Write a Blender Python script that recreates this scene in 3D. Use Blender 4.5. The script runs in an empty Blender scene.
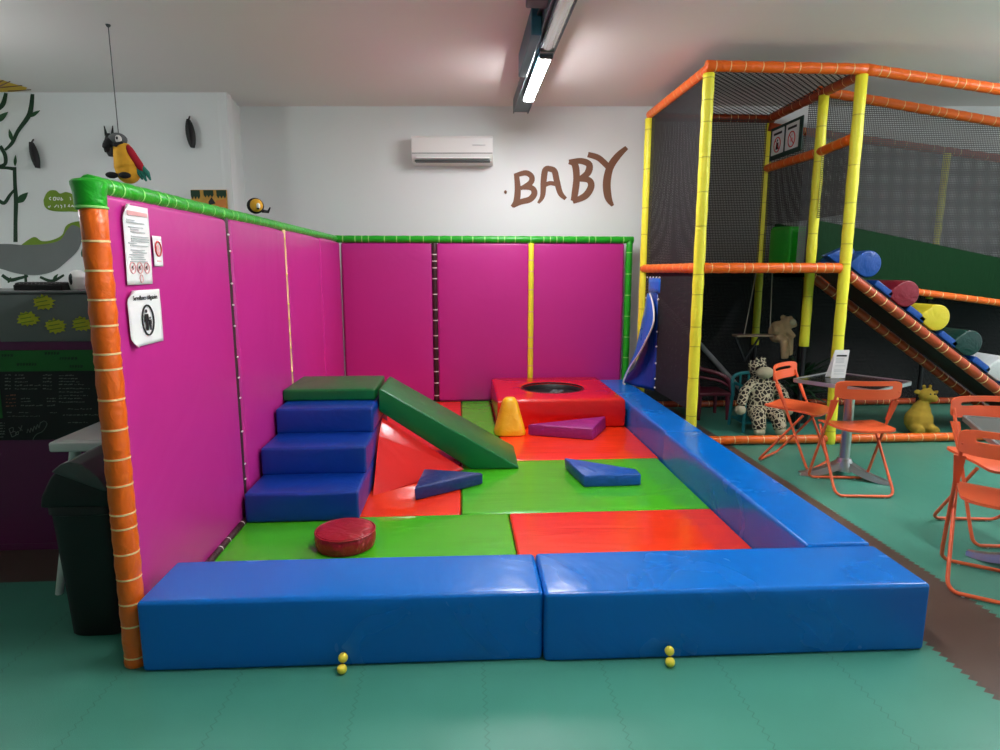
import bpy, bmesh, math, random
from mathutils import Vector, Matrix
random.seed(7)
scene = bpy.context.scene
COL = scene.collection
PI = math.pi
# ------------------------------------------------------------------ camera
F = 625.0; CAM_H = 1.5
PITCH = math.atan((375 - 271) / F)
YAW = math.atan((500 - 460) / (F / math.cos(PITCH)))
_f0 = Vector((math.sin(YAW), math.cos(YAW), 0)); _r = Vector((math.cos(YAW), -math.sin(YAW), 0)); _u0 = Vector((0, 0, 1))
_w = _f0 * math.cos(PITCH) - _u0 * math.sin(PITCH); _u = _u0 * math.cos(PITCH) + _f0 * math.sin(PITCH)
CAMP = Vector((0, 0, CAM_H))
def ray(px, py): return _r * ((px - 500) / F) + _u * ((375 - py) / F) + _w
def at_depth(px, py, d):      # a point measured in the photo, on the upright plane at distance d
    r = ray(px, py); return CAMP + r * (d / r.dot(_f0))
def at_y(px, py, y):
    r = ray(px, py); return CAMP + r * (y / r.y)
def at_x(px, py, x):
    r = ray(px, py); return CAMP + r * (x / r.x)
def at_z(px, py, z):
    r = ray(px, py); return CAMP + r * ((z - CAM_H) / r.z)
cd = bpy.data.cameras.new('camera'); cam = bpy.data.objects.new('camera', cd); COL.objects.link(cam)
cam.location = CAMP; cam.rotation_euler = (PI / 2 - PITCH, 0, -YAW)
cd.sensor_fit = 'HORIZONTAL'; cd.sensor_width = 36; cd.lens = 36 * F / 1000; cd.clip_start = 0.05; cd.clip_end = 200
scene.camera = cam
vs = scene.view_settings
vs.view_transform = 'Standard'; vs.look = 'None'; vs.gamma = 1; vs.use_curve_mapping = False; vs.exposure = 1.88

# ------------------------------------------------------------------ materials
def lin(c):
    return tuple(((v / 255) / 12.92 if v / 255 <= 0.04045 else ((v / 255 + 0.055) / 1.055) ** 2.4) for v in c) + (1.0,)
class NT:
    def __init__(s, name):
        s.m = bpy.data.materials.new(name); s.m.use_nodes = True; s.t = s.m.node_tree
        s.b = s.t.nodes['Principled BSDF']; s.out = s.t.nodes['Material Output']
    def n(s, typ, **kw):
        nd = s.t.nodes.new(typ)
        for k, v in kw.items():
            if k in nd.bl_rna.properties.keys(): setattr(nd, k, v)
            else: nd.inputs[k].default_value = v
        return nd
    def l(s, a, b): s.t.links.new(a, b)
    def math(s, op, a, b=None, c=None):
        nd = s.t.nodes.new('ShaderNodeMath'); nd.operation = op
        for i, v in enumerate((a, b, c)):
            if v is None: continue
            if isinstance(v, (int, float)): nd.inputs[i].default_value = v
            else: s.l(v, nd.inputs[i])
        return nd.outputs[0]
    def mix(s, fac, a, b):
        nd = s.t.nodes.new('ShaderNodeMix'); nd.data_type = 'RGBA'
        for v, i in ((fac, 0), (a, 6), (b, 7)):
            if isinstance(v, (int, float, tuple)): nd.inputs[i].default_value = v
            else: s.l(v, nd.inputs[i])
        return nd.outputs[2]
    def obj(s):
        tc = s.n('ShaderNodeTexCoord'); return tc.outputs['Object']
    def xyz(s, v):
        sp = s.n('ShaderNodeSeparateXYZ'); s.l(v, sp.inputs[0]); return sp.outputs
    def bump(s, h, strength=0.3, dist=0.01):
        b = s.n('ShaderNodeBump'); b.inputs['Strength'].default_value = strength; b.inputs['Distance'].default_value = dist
        s.l(h, b.inputs['Height']); s.l(b.outputs[0], s.b.inputs['Normal'])
def plain(name, col, rough=0.5, metal=0.0, spec=0.5, var=0.0, vscale=6, emis=None, es=1.0):
    k = NT(name); c = lin(col)
    k.b.inputs['Base Color'].default_value = c; k.b.inputs['Roughness'].default_value = rough
    k.b.inputs['Metallic'].default_value = metal; k.b.inputs['Specular IOR Level'].default_value = spec
    if var:
        nz = k.n('ShaderNodeTexNoise'); nz.inputs['Scale'].default_value = vscale; nz.inputs['Detail'].default_value = 4
        k.l(k.obj(), nz.inputs['Vector'])
        lo = tuple(v * (1 - var) for v in c[:3]) + (1,); hi = tuple(min(1, v * (1 + var)) for v in c[:3]) + (1,)
        k.l(k.mix(nz.outputs['Fac'], lo, hi), k.b.inputs['Base Color'])
    if emis:
        k.b.inputs['Emission Color'].default_value = lin(emis); k.b.inputs['Emission Strength'].default_value = es
    return k.m
def vinyl(name, col, rough=0.3, wr=0.5, scale=3.0, stretch=(1, 1, 1), dist=0.02, coat=0.0, fine=0.1, turn=0.0):
    """padded PVC cloth: soft long wrinkles plus a fine grain"""
    k = NT(name); c = lin(col)
    k.b.inputs['Base Color'].default_value = c; k.b.inputs['Roughness'].default_value = rough
    k.b.inputs['Coat Weight'].default_value = coat; k.b.inputs['Coat Roughness'].default_value = 0.12
    mp = k.n('ShaderNodeMapping'); mp.inputs['Scale'].default_value = stretch; mp.inputs['Rotation'].default_value = (0, 0, turn)
    k.l(k.obj(), mp.inputs['Vector'])
    n1 = k.n('ShaderNodeTexNoise'); n1.inputs['Scale'].default_value = scale; n1.inputs['Detail'].default_value = 3; n1.inputs['Distortion'].default_value = 1.2
    k.l(mp.outputs[0], n1.inputs['Vector'])
    n2 = k.n('ShaderNodeTexNoise'); n2.inputs['Scale'].default_value = scale * 4; n2.inputs['Detail'].default_value = 2
    k.l(mp.outputs[0], n2.inputs['Vector'])
    h = k.math('MULTIPLY_ADD', n2.outputs['Fac'], fine, n1.outputs['Fac'])
    k.bump(h, wr, dist)
    r = k.math('MULTIPLY_ADD', n1.outputs['Fac'], 0.12, rough - 0.06); k.l(r, k.b.inputs['Roughness'])
    return k.m
M = {}
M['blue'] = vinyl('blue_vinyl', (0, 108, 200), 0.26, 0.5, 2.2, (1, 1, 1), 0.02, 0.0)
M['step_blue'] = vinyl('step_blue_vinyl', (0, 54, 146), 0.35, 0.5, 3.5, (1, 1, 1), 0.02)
M['navy'] = vinyl('navy_vinyl', (20, 45, 110), 0.4, 0.6, 8)
M['wedge_blue'] = vinyl('wedge_blue_vinyl', (20, 84, 170), 0.4, 0.6, 8)
M['magenta'] = vinyl('magenta_vinyl', (194, 42, 140), 0.36, 0.3, 1.3, (1, 1, 1), 0.03)
M['mat_green'] = vinyl('green_mat_vinyl', (72, 184, 28), 0.2, 0.4, 1.7, (0.6, 2.6, 1), 0.018, 0.2, 0.02, 0.6)
M['mat_red'] = vinyl('red_mat_vinyl', (242, 56, 20), 0.2, 0.45, 1.7, (0.6, 3.0, 1), 0.018, 0.2, 0.02, -0.5)
M['red'] = vinyl('red_vinyl', (222, 26, 24), 0.24, 0.5, 3.2, (1, 1, 1), 0.02, 0.2)
M['crimson'] = vinyl('crimson_vinyl', (160, 16, 34), 0.35, 0.8, 9)
M['ramp_green'] = vinyl('dark_green_vinyl', (4, 108, 50), 0.34, 0.14, 3, (1, 1, 1), 0.02, 0.0)
M['yellow_foam'] = vinyl('yellow_foam_vinyl', (246, 182, 20), 0.4, 0.6, 8)
M['ball_yellow'] = plain('yellow_ball_plastic', (252, 224, 70), 0.35)
M['purple'] = vinyl('purple_vinyl', (150, 34, 120), 0.4, 0.6, 8)
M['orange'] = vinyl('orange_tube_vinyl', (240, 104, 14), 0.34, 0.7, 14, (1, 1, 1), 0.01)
M['yellow'] = vinyl('yellow_tube_vinyl', (246, 240, 58), 0.4, 0.7, 10, (1, 1, 1), 0.012)
M['tube_green'] = vinyl('green_tube_vinyl', (28, 168, 32), 0.3, 0.7, 14, (1, 1, 1), 0.01)
M['lace'] = vinyl('dark_lacing_strip', (58, 24, 30), 0.5, 0.4, 12)
M['tie_pale'] = plain('pale_tie', (250, 214, 150), 0.5)
M['tie_white'] = plain('white_tie', (240, 232, 226), 0.5)
M['tie_lime'] = plain('lime_tie', (150, 226, 120), 0.5)
M['tie_olive'] = plain('olive_tie', (196, 186, 40), 0.5)
M['white'] = plain('white_plastic', (232, 232, 228), 0.35)
M['paper'] = plain('white_paper', (240, 240, 238), 0.7)
M['black'] = plain('black_plastic', (12, 12, 13), 0.55)
M['ink'] = plain('black_ink', (14, 14, 16), 0.6)
M['grey_ink'] = plain('grey_ink', (186, 192, 192), 0.7)
M['pink_ink'] = plain('pink_ink', (234, 176, 176), 0.7)
M['red_ink'] = plain('red_ink', (206, 60, 60), 0.7)
M['dark_grey'] = plain('dark_grey_plastic', (70, 74, 74), 0.45)
M['chair_orange'] = plain('orange_paint', (244, 104, 58), 0.35)
M['alu'] = plain('brushed_aluminium', (205, 206, 206), 0.28, 0.9)
M['table_dark'] = plain('dark_glass_top', (24, 27, 27), 0.22, 0.0)
M['table_grey'] = plain('grey_metal_top', (120, 128, 124), 0.35, 0.6)
M['steel'] = plain('blue_grey_steel', (92, 112, 118), 0.4, 0.4)
M['teal_steel'] = plain('teal_painted_steel', (38, 92, 108), 0.4, 0.2)
M['brown_paint'] = plain('brown_wall_paint', (122, 82, 58), 0.7, var=0.1)
M['vine'] = plain('vine_paint', (16, 58, 30), 0.7, var=0.25)
M['leaf_paint'] = plain('leaf_paint', (26, 78, 38), 0.7, var=0.3)
M['olive_paint'] = plain('olive_paint', (112, 146, 30), 0.7, var=0.15)
M['grey_paint'] = plain('grey_paint', (112, 118, 116), 0.8, var=0.06)
M['sun_yellow'] = plain('yellow_paint', (214, 176, 36), 0.7, var=0.2, vscale=20)
M['counter_magenta'] = plain('counter_magenta_paint', (104, 24, 82), 0.5, var=0.1)
M['counter_grey'] = plain('grey_counter_board', (104, 110, 108), 0.6, var=0.06)
M['chalk'] = plain('chalkboard', (10, 11, 11), 0.6)
M['chalk_mark'] = plain('chalk_mark', (120, 124, 118), 0.9)
M['chalk_pink'] = plain('pink_chalk_mark', (150, 96, 80), 0.9)
M['header_green'] = plain('green_menu_header', (8, 104, 30), 0.5, var=0.15)
M['dark_green_ink'] = plain('dark_green_lettering', (6, 62, 22), 0.6)
M['lime_card'] = plain('yellow_green_card', (188, 190, 36), 0.7, var=0.15, vscale=30)
M['plush_yellow'] = plain('yellow_plush', (228, 168, 40), 0.9, var=0.15, vscale=30)
M['plush_black'] = plain('black_plush', (24, 24, 26), 0.9)
M['plush_red'] = plain('red_plush', (172, 18, 40), 0.9)
M['plush_teal'] = plain('teal_plush', (40, 128, 110), 0.9)
M['plush_white'] = plain('white_plush', (230, 228, 222), 0.9)
M['plush_grey'] = plain('grey_plush', (88, 92, 92), 0.9)
M['plush_tan'] = plain('tan_plush', (176, 150, 112), 0.95, var=0.2, vscale=25)
M['plush_mustard'] = plain('mustard_plush', (168, 140, 44), 0.95, var=0.2, vscale=25)
M['plush_muzzle'] = plain('muzzle_plush', (176, 168, 140), 0.95)
M['maroon'] = plain('maroon_plastic', (96, 22, 42), 0.4)
M['teal_plastic'] = plain('teal_plastic', (20, 120, 124), 0.45)
M['wood'] = plain('grey_wood', (140, 120, 98), 0.7, var=0.2)
M['rope'] = plain('rope', (170, 162, 146), 0.8)
M['foliage'] = plain('dark_foliage', (26, 62, 34), 0.6, var=0.35, vscale=14)
M['slide_green'] = vinyl('slide_green_vinyl', (5, 50, 20), 0.6, 0.25, 5, (6, 1, 1), 0.01)
M['tub_green'] = plain('bright_green_plastic', (24, 160, 30), 0.3)
M['flap_blue'] = vinyl('flap_blue_vinyl', (2, 106, 206), 0.3, 0.5, 5)
M['flap_dark'] = vinyl('flap_dark_blue_vinyl', (4, 56, 138), 0.35, 0.5, 5)
M['deck_dark'] = plain('dark_deck_pad', (40, 34, 34), 0.6)
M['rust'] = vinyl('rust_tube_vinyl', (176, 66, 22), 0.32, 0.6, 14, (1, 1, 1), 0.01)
M['roll_blue'] = vinyl('roll_blue', (12, 70, 150), 0.35, 0.5, 9)
M['roll_red'] = vinyl('roll_red', (128, 16, 38), 0.35, 0.5, 9)
M['roll_yellow'] = vinyl('roll_yellow', (206, 190, 40), 0.35, 0.5, 9)
M['roll_green'] = vinyl('roll_green', (6, 52, 46), 0.35, 0.5, 9)
M['roll_white'] = vinyl('roll_white', (190, 196, 196), 0.35, 0.5, 9)
M['brace_grey'] = plain('grey_strap', (150, 150, 150), 0.6)
M['pole'] = plain('dark_steel_pole', (44, 44, 46), 0.45, 0.6)
M['sign_green'] = plain('dark_green_sign_board', (22, 58, 46), 0.6)
M['lamp'] = plain('lit_diffuser', (255, 255, 250), 0.4, emis=(250, 249, 252), es=44)
M['lamp_tube'] = plain('lit_tube', (255, 255, 250), 0.4, emis=(250, 249, 252), es=38)
M['lamp_off'] = plain('satin_reflector', (214, 216, 214), 0.2, 0.7)
M['slide_green'].node_tree.nodes['Principled BSDF'].inputs['Specular IOR Level'].default_value = 0.12
def spots():
    k = NT('spotted_plush'); v = k.n('ShaderNodeTexVoronoi'); v.feature = 'DISTANCE_TO_EDGE'; v.inputs['Scale'].default_value = 29
    k.l(k.obj(), v.inputs['Vector'])
    f = k.math('GREATER_THAN', v.outputs[0], 0.10)
    k.l(k.mix(f, lin((196, 186, 156)), lin((40, 34, 28))), k.b.inputs['Base Color']); k.b.inputs['Roughness'].default_value = 0.95
    return k.m
M['spotted'] = spots()
def netting(name, cell, wire, col, plane, extra=0.0, diag=False):
    """woven net: the threads are solid, the meshes are open"""
    k = NT(name); o = k.xyz(k.obj())
    a, b = {'xz': (o[0], o[2]), 'yz': (o[1], o[2]), 'xy': (o[0], o[1])}[plane]
    if diag: a, b = k.math('ADD', a, b), k.math('SUBTRACT', a, b)
    fa = k.math('LESS_THAN', k.math('FRACT', k.math('DIVIDE', a, cell)), wire / cell)
    fb = k.math('LESS_THAN', k.math('FRACT', k.math('DIVIDE', b, cell)), wire / cell)
    f = k.math('MAXIMUM', fa, fb)
    if extra: f = k.math('MAXIMUM', f, extra)
    k.b.inputs['Base Color'].default_value = lin(col); k.b.inputs['Roughness'].default_value = 0.8
    tr = k.n('ShaderNodeBsdfTransparent'); mx = k.n('ShaderNodeMixShader')
    k.l(f, mx.inputs[0]); k.l(tr.outputs[0], mx.inputs[1]); k.l(k.b.outputs[0], mx.inputs[2]); k.l(mx.outputs[0], k.out.inputs[0])
    return k.m
M['net_back'] = netting('black_net_upright', 0.017, 0.0072, (70, 70, 70), 'xz')
M['net_side'] = netting('black_net_sideways', 0.017, 0.0072, (70, 70, 70), 'yz')
M['net_dense'] = netting('dense_black_net', 0.015, 0.0108, (22, 22, 23), 'yz')
M['net_roof'] = netting('pale_roof_net', 0.062, 0.02, (60, 56, 56), 'xy', diag=True)
M['net_low'] = netting('dense_low_net', 0.015, 0.0125, (20, 20, 21), 'xz')
def floor_mat():
    k = NT('teal_foam_floor'); o = k.xyz(k.obj()); T = 0.457
    x, y = o[0], o[1]
    tooth = k.math('MULTIPLY', k.math('SUBTRACT', k.math('PINGPONG', y, 0.018), 0.009), 0.9)
    xs = k.math('ADD', k.math('ADD', x, -0.071 + 40 * T), tooth)
    ys = k.math('ADD', k.math('ADD', y, -2.14 + 0.0 + 40 * T), k.math('MULTIPLY', k.math('SUBTRACT', k.math('PINGPONG', x, 0.018), 0.009), 0.9))
    ex = k.math('LESS_THAN', k.math('MODULO', xs, T), 0.0035)
    ey = k.math('LESS_THAN', k.math('MODULO', ys, T), 0.002)
    nz = k.n('ShaderNodeTexNoise'); nz.inputs['Scale'].default_value = 2.2; nz.inputs['Detail'].default_value = 5; k.l(k.obj(), nz.inputs['Vector'])
    base = k.mix(nz.outputs['Fac'], lin((58, 132, 112)), lin((80, 154, 134)))
    # a row of brown tiles beside the foam border, and one along the counter
    bx = k.math('ADD', x, k.math('MULTIPLY', tooth, 1.6))
    b1 = k.math('MULTIPLY', k.math('GREATER_THAN', bx, 1.885), k.math('LESS_THAN', bx, 2.345))
    b2 = k.math('MULTIPLY', k.math('GREATER_THAN', y, 2.99), k.math('LESS_THAN', x, -1.3))
    b2 = k.math('MULTIPLY', b2, k.math('LESS_THAN', y, 3.5))
    br = k.math('MAXIMUM', b1, b2)
    brown = k.mix(nz.outputs['Fac'], lin((78, 62, 54)), lin((98, 80, 70)))
    c = k.mix(br, base, brown)
    e = k.math('MULTIPLY', k.math('MAXIMUM', ex, k.math('MULTIPLY', ey, 0.4)), 0.42)
    k.l(k.mix(e, c, lin((14, 60, 50))), k.b.inputs['Base Color'])
    g = k.n('ShaderNodeTexNoise'); g.inputs['Scale'].default_value = 290; k.l(k.obj(), g.inputs['Vector'])
    k.bump(g.outputs['Fac'], 0.25, 0.003); k.b.inputs['Roughness'].default_value = 0.36
    return k.m
M['floor'] = floor_mat()
def wall_mat(name, col, var=0.03):
    k = NT(name); nz = k.n('ShaderNodeTexNoise'); nz.inputs['Scale'].default_value = 1.3; nz.inputs['Detail'].default_value = 4
    k.l(k.obj(), nz.inputs['Vector']); c = lin(col)
    k.l(k.mix(nz.outputs['Fac'], tuple(v * (1 - var) for v in c[:3]) + (1,), c), k.b.inputs['Base Color'])
    k.b.inputs['Roughness'].default_value = 0.85
    return k.m
M['wall'] = wall_mat('white_wall_paint', (230, 234, 232))
M['ceiling'] = wall_mat('ceiling_paint', (240, 235, 230))

# ------------------------------------------------------------------ mesh builder
class MB:
    def __init__(s): s.v = []; s.f = []; s.mi = []; s.cur = 0
    def vert(s, p): s.v.append(tuple(p)); return len(s.v) - 1
    def face(s, ids): s.f.append(tuple(ids)); s.mi.append(s.cur)
    def add(s, verts, faces):
        b = len(s.v); s.v += [tuple(p) for p in verts]
        for f in faces: s.face([i + b for i in f])
    def box(s, x0, x1, y0, y1, z0, z1):
        s.add([(x, y, z) for z in (z0, z1) for y in (y0, y1) for x in (x0, x1)],
              [(0, 2, 3, 1), (4, 5, 7, 6), (0, 1, 5, 4), (2, 6, 7, 3), (0, 4, 6, 2), (1, 3, 7, 5)]); return s
    def soft(s, x0, x1, y0, y1, z0, z1, r=0.03, puff=0.0, n=6, k=3, rot=None):
        """box with rounded edges and gently bulging faces"""
        c = ((x0 + x1) / 2, (y0 + y1) / 2, (z0 + z1) / 2); h = ((x1 - x0) / 2, (y1 - y0) / 2, (z1 - z0) / 2)
        r = min(r, min(h) * 0.98)
        def axis(hh):
            i = hh - r; up = [i + r * math.tan(PI / 4 * j / k) for j in range(1, k + 1)]
            mid = [-i + 2 * i * j / n for j in range(n + 1)]
            return [-u for u in reversed(up)] + mid + up
        ax = [axis(q) for q in h]; seen = {}
        def put(p):
            key = tuple(round(q, 6) for q in p)
            if key in seen: return seen[key]
            q = [max(-(h[i] - r), min(h[i] - r, p[i])) for i in range(3)]
            d = Vector([p[i] - q[i] for i in range(3)]); L = d.length
            o = Vector(q) + (d * (r / L) if L > 1e-9 else d)
            if puff:
                u = [p[i] / h[i] for i in range(3)]; m = max(range(3), key=lambda i: abs(u[i]))
                a, b = [i for i in range(3) if i != m]
                o[m] += math.copysign(puff * (1 - u[a] ** 4) * (1 - u[b] ** 4), u[m])
            if rot: o = rot @ o
            seen[key] = s.vert((o[0] + c[0], o[1] + c[1], o[2] + c[2])); return seen[key]
        for m in range(3):
            a, b = [(1, 2), (2, 0), (0, 1)][m]
            for sg in (-1, 1):
                for i in range(len(ax[a]) - 1):
                    for j in range(len(ax[b]) - 1):
                        q = []
                        for (ii, jj) in ((i, j), (i + 1, j), (i + 1, j + 1), (i, j + 1)):
                            p = [0, 0, 0]; p[m] = sg * h[m]; p[a] = ax[a][ii]; p[b] = ax[b][jj]; q.append(put(p))
                        if sg < 0: q.reverse()
                        s.face(q)
        return s
    def tube(s, pts, r, n=10, cap=True, closed=False, mats=None):
        pts = [Vector(p) for p in pts]; N = len(pts)
        rr = r if isinstance(r, (list, tuple)) else [r] * N
        T = []
        for i in range(N):
            a = pts[(i - 1) % N] if (closed or i > 0) else pts[i]; b = pts[(i + 1) % N] if (closed or i < N - 1) else pts[i]
            t = b - a; T.append(t.normalized() if t.length > 1e-9 else Vector((0, 0, 1)))
        up = Vector((0, 0, 1)) if abs(T[0].z) < 0.9 else Vector((1, 0, 0))
        nrm = (up - T[0] * up.dot(T[0])).normalized(); rings = []
        for i in range(N):
            nrm = nrm - T[i] * nrm.dot(T[i]); nrm.normalize(); bn = T[i].cross(nrm)
            rings.append([s.vert(pts[i] + (nrm * math.cos(2 * PI * j / n) + bn * math.sin(2 * PI * j / n)) * rr[i]) for j in range(n)])
        for i in range(N if closed else N - 1):
            a, b = rings[i], rings[(i + 1) % N]
            if mats: s.cur = mats[i]
            for j in range(n): s.face((a[j], a[(j + 1) % n], b[(j + 1) % n], b[j]))
        if cap and not closed:
            if mats: s.cur = mats[0]
            s.face(list(reversed(rings[0])))
            if mats: s.cur = mats[-1]
            s.face(rings[-1])
        s.cur = 0; return s
    def lathe(s, prof, c=(0, 0, 0), n=24, sx=1, sy=1, cap=True):
        rings = [[s.vert((c[0] + r * sx * math.cos(2 * PI * j / n), c[1] + r * sy * math.sin(2 * PI * j / n), c[2] + z)) for j in range(n)] for r, z in prof]
        for a, b in zip(rings, rings[1:]):
            for j in range(n): s.face((a[j], a[(j + 1) % n], b[(j + 1) % n], b[j]))
        if cap: s.face(list(reversed(rings[0]))); s.face(rings[-1])
        return s
    def ball(s, c, r, n=12, m=8):
        if not isinstance(r, (tuple, list)): r = (r, r, r)
        top = s.vert((c[0], c[1], c[2] + r[2])); rings = []
        for i in range(1, m):
            t = PI * i / m
            rings.append([s.vert((c[0] + r[0] * math.sin(t) * math.cos(2 * PI * j / n), c[1] + r[1] * math.sin(t) * math.sin(2 * PI * j / n), c[2] + r[2] * math.cos(t))) for j in range(n)])
        bot = s.vert((c[0], c[1], c[2] - r[2]))
        for j in range(n):
            s.face((top, rings[0][j], rings[0][(j + 1) % n])); s.face((bot, rings[-1][(j + 1) % n], rings[-1][j]))
        for a, b in zip(rings, rings[1:]):
            for j in range(n): s.face((a[j], b[j], b[(j + 1) % n], a[(j + 1) % n]))
        return s
    def slab(s, poly, origin, ax, ay, t):
        """flat outline (list of 2-D points) with a real thickness t along ax x ay"""
        ax = Vector(ax); ay = Vector(ay); nz = ax.cross(ay).normalized() * t; o = Vector(origin)
        a = sum(poly[i][0] * poly[(i + 1) % len(poly)][1] - poly[(i + 1) % len(poly)][0] * poly[i][1] for i in range(len(poly)))
        if a < 0: poly = list(reversed(poly))
        lo = [s.vert(o + ax * p[0] + ay * p[1]) for p in poly]; hi = [s.vert(o + ax * p[0] + ay * p[1] + nz) for p in poly]
        s.face(list(reversed(lo))); s.face(hi); n = len(poly)
        for i in range(n): s.face((lo[i], lo[(i + 1) % n], hi[(i + 1) % n], hi[i]))
        return s
    def build(s, name, mats, parent=None, smooth=True, angle=40, loc=None, rz=0):
        me = bpy.data.meshes.new(name); me.from_pydata(s.v, [], s.f); me.update()
        if not isinstance(mats, (list, tuple)): mats = [mats]
        for m in mats: me.materials.append(m)
        me.polygons.foreach_set('material_index', s.mi)
        if smooth:
            me.polygons.foreach_set('use_smooth', [True] * len(me.polygons))
            me.set_sharp_from_angle(angle=math.radians(angle))
        o = bpy.data.objects.new(name, me); COL.objects.link(o)
        if parent: o.parent = parent
        if loc is not None: o.location = loc
        o.rotation_euler.z = rz
        return o
def hull(name, pts, mat, bev=0.012, parent=None, seg=3):
    """padded solid: the convex shape of the given corners with rounded edges"""
    bm = bmesh.new()
    for p in pts: bm.verts.new(p)
    bmesh.ops.convex_hull(bm, input=bm.verts[:])
    bmesh.ops.dissolve_limit(bm, angle_limit=0.02, verts=bm.verts[:], edges=bm.edges[:])
    return finish(name, bm, mat, bev, parent, seg)
def finish(name, bm, mat, bev, parent=None, seg=3):
    bmesh.ops.recalc_face_normals(bm, faces=bm.faces[:])
    if bev: bmesh.ops.bevel(bm, geom=bm.edges[:], offset=bev, segments=seg, profile=0.5, affect='EDGES', clamp_overlap=True)
    bmesh.ops.triangulate(bm, faces=[f for f in bm.faces if len(f.verts) > 4])
    me = bpy.data.meshes.new(name); bm.to_mesh(me); bm.free(); me.materials.append(mat)
    me.polygons.foreach_set('use_smooth', [True] * len(me.polygons)); me.set_sharp_from_angle(angle=math.radians(35))
    o = bpy.data.objects.new(name, me); COL.objects.link(o)
    if parent: o.parent = parent
    return o
def prism(name, poly, axis, a, b, mat, bev=0.01, parent=None):
    """outline extruded along an axis ('x','y') with rounded edges"""
    bm = bmesh.new()
    def P(p, t): return (t, p[0], p[1]) if axis == 'x' else (p[0], t, p[1])
    lo = [bm.verts.new(P(p, a)) for p in poly]; hi = [bm.verts.new(P(p, b)) for p in poly]; n = len(poly)
    bm.faces.new(lo); bm.faces.new(list(reversed(hi)))
    for i in range(n): bm.faces.new((lo[i], lo[(i + 1) % n], hi[(i + 1) % n], hi[i]))
    return finish(name, bm, mat, bev, parent)
def padded(p0, p1, r, gap=0.13, tie=0.006, seed=0, n=14, pin=0.94, gaps=None):
    """foam sleeve with cable ties: (points, radii, material per piece)"""
    rnd = random.Random(seed); p0 = Vector(p0); p1 = Vector(p1); L = (p1 - p0).length; d = (p1 - p0) / L
    ts = []; t = gap * rnd.uniform(0.35, 0.9)
    while t < L - 0.02:
        ts.append(t); t += gap * rnd.choice((0.55, 0.9, 1.0, 1.1, 1.3))
    P = [0.0, 0.004]; R = [r * 0.9, r]; Mt = [0]; last = 0.0
    for t in ts:
        P += [last * 0.5 + t * 0.5, t - tie, t - tie * 0.9, t + tie * 0.9, t + tie]; R += [r * rnd.uniform(1.0, 1.04), r * pin, r * 0.985, r * 0.985, r * pin]
        Mt += [0, 0, 0, 1, 0]; last = t
    P += [L - 0.004, L]; R += [r, r * 0.9]; Mt += [0, 0]
    order = sorted(range(len(P)), key=lambda i: P[i])
    return [p0 + d * P[i] for i in order], [R[i] for i in order], Mt[:len(P) - 1]
def padded_tube(name, p0, p1, r, mats, parent=None, gap=0.13, seed=0, tie=0.006, n=14, pin=0.94):
    P, R, Mt = padded(p0, p1, r, gap, tie, seed, n, pin)
    mb = MB(); mb.tube(P, R, n=n, mats=Mt); return mb.build(name, mats, parent, angle=60)
def fuse(name, fn, mat, voxel=0.012, parent=None):
    """one continuous body grown from overlapping rounded masses"""
    mb = MB(); fn(mb); o = mb.build(name, mat, parent)
    rm = o.modifiers.new('remesh', 'REMESH'); rm.mode = 'VOXEL'; rm.voxel_size = voxel; rm.use_smooth_shade = True
    sm = o.modifiers.new('smooth', 'SMOOTH'); sm.factor = 0.5; sm.iterations = 4
    return o
def ribbon(pts, widths, close=True):
    """outline of a brush stroke"""
    L = []; R = []; N = len(pts)
    for i, p in enumerate(pts):
        a = pts[max(0, i - 1)]; b = pts[min(N - 1, i + 1)]; dx, dy = b[0] - a[0], b[1] - a[1]; l = math.hypot(dx, dy) or 1
        w = (widths[i] if isinstance(widths, (list, tuple)) else widths) / 2
        L.append((p[0] - dy / l * w, p[1] + dx / l * w)); R.append((p[0] + dy / l * w, p[1] - dx / l * w))
    return L, R
def smooth_path(pts, n=6):
    out = []
    P = [pts[0]] + list(pts) + [pts[-1]]
    for i in range(1, len(P) - 2):
        p0, p1, p2, p3 = P[i - 1], P[i], P[i + 1], P[i + 2]
        for k in range(n):
            t = k / n
            out.append(tuple(0.5 * ((2 * p1[j]) + (-p0[j] + p2[j]) * t + (2 * p0[j] - 5 * p1[j] + 4 * p2[j] - p3[j]) * t * t + (-p0[j] + 3 * p1[j] - 3 * p2[j] + p3[j]) * t ** 3) for j in range(len(p1))))
    out.append(tuple(pts[-1])); return out

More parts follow.
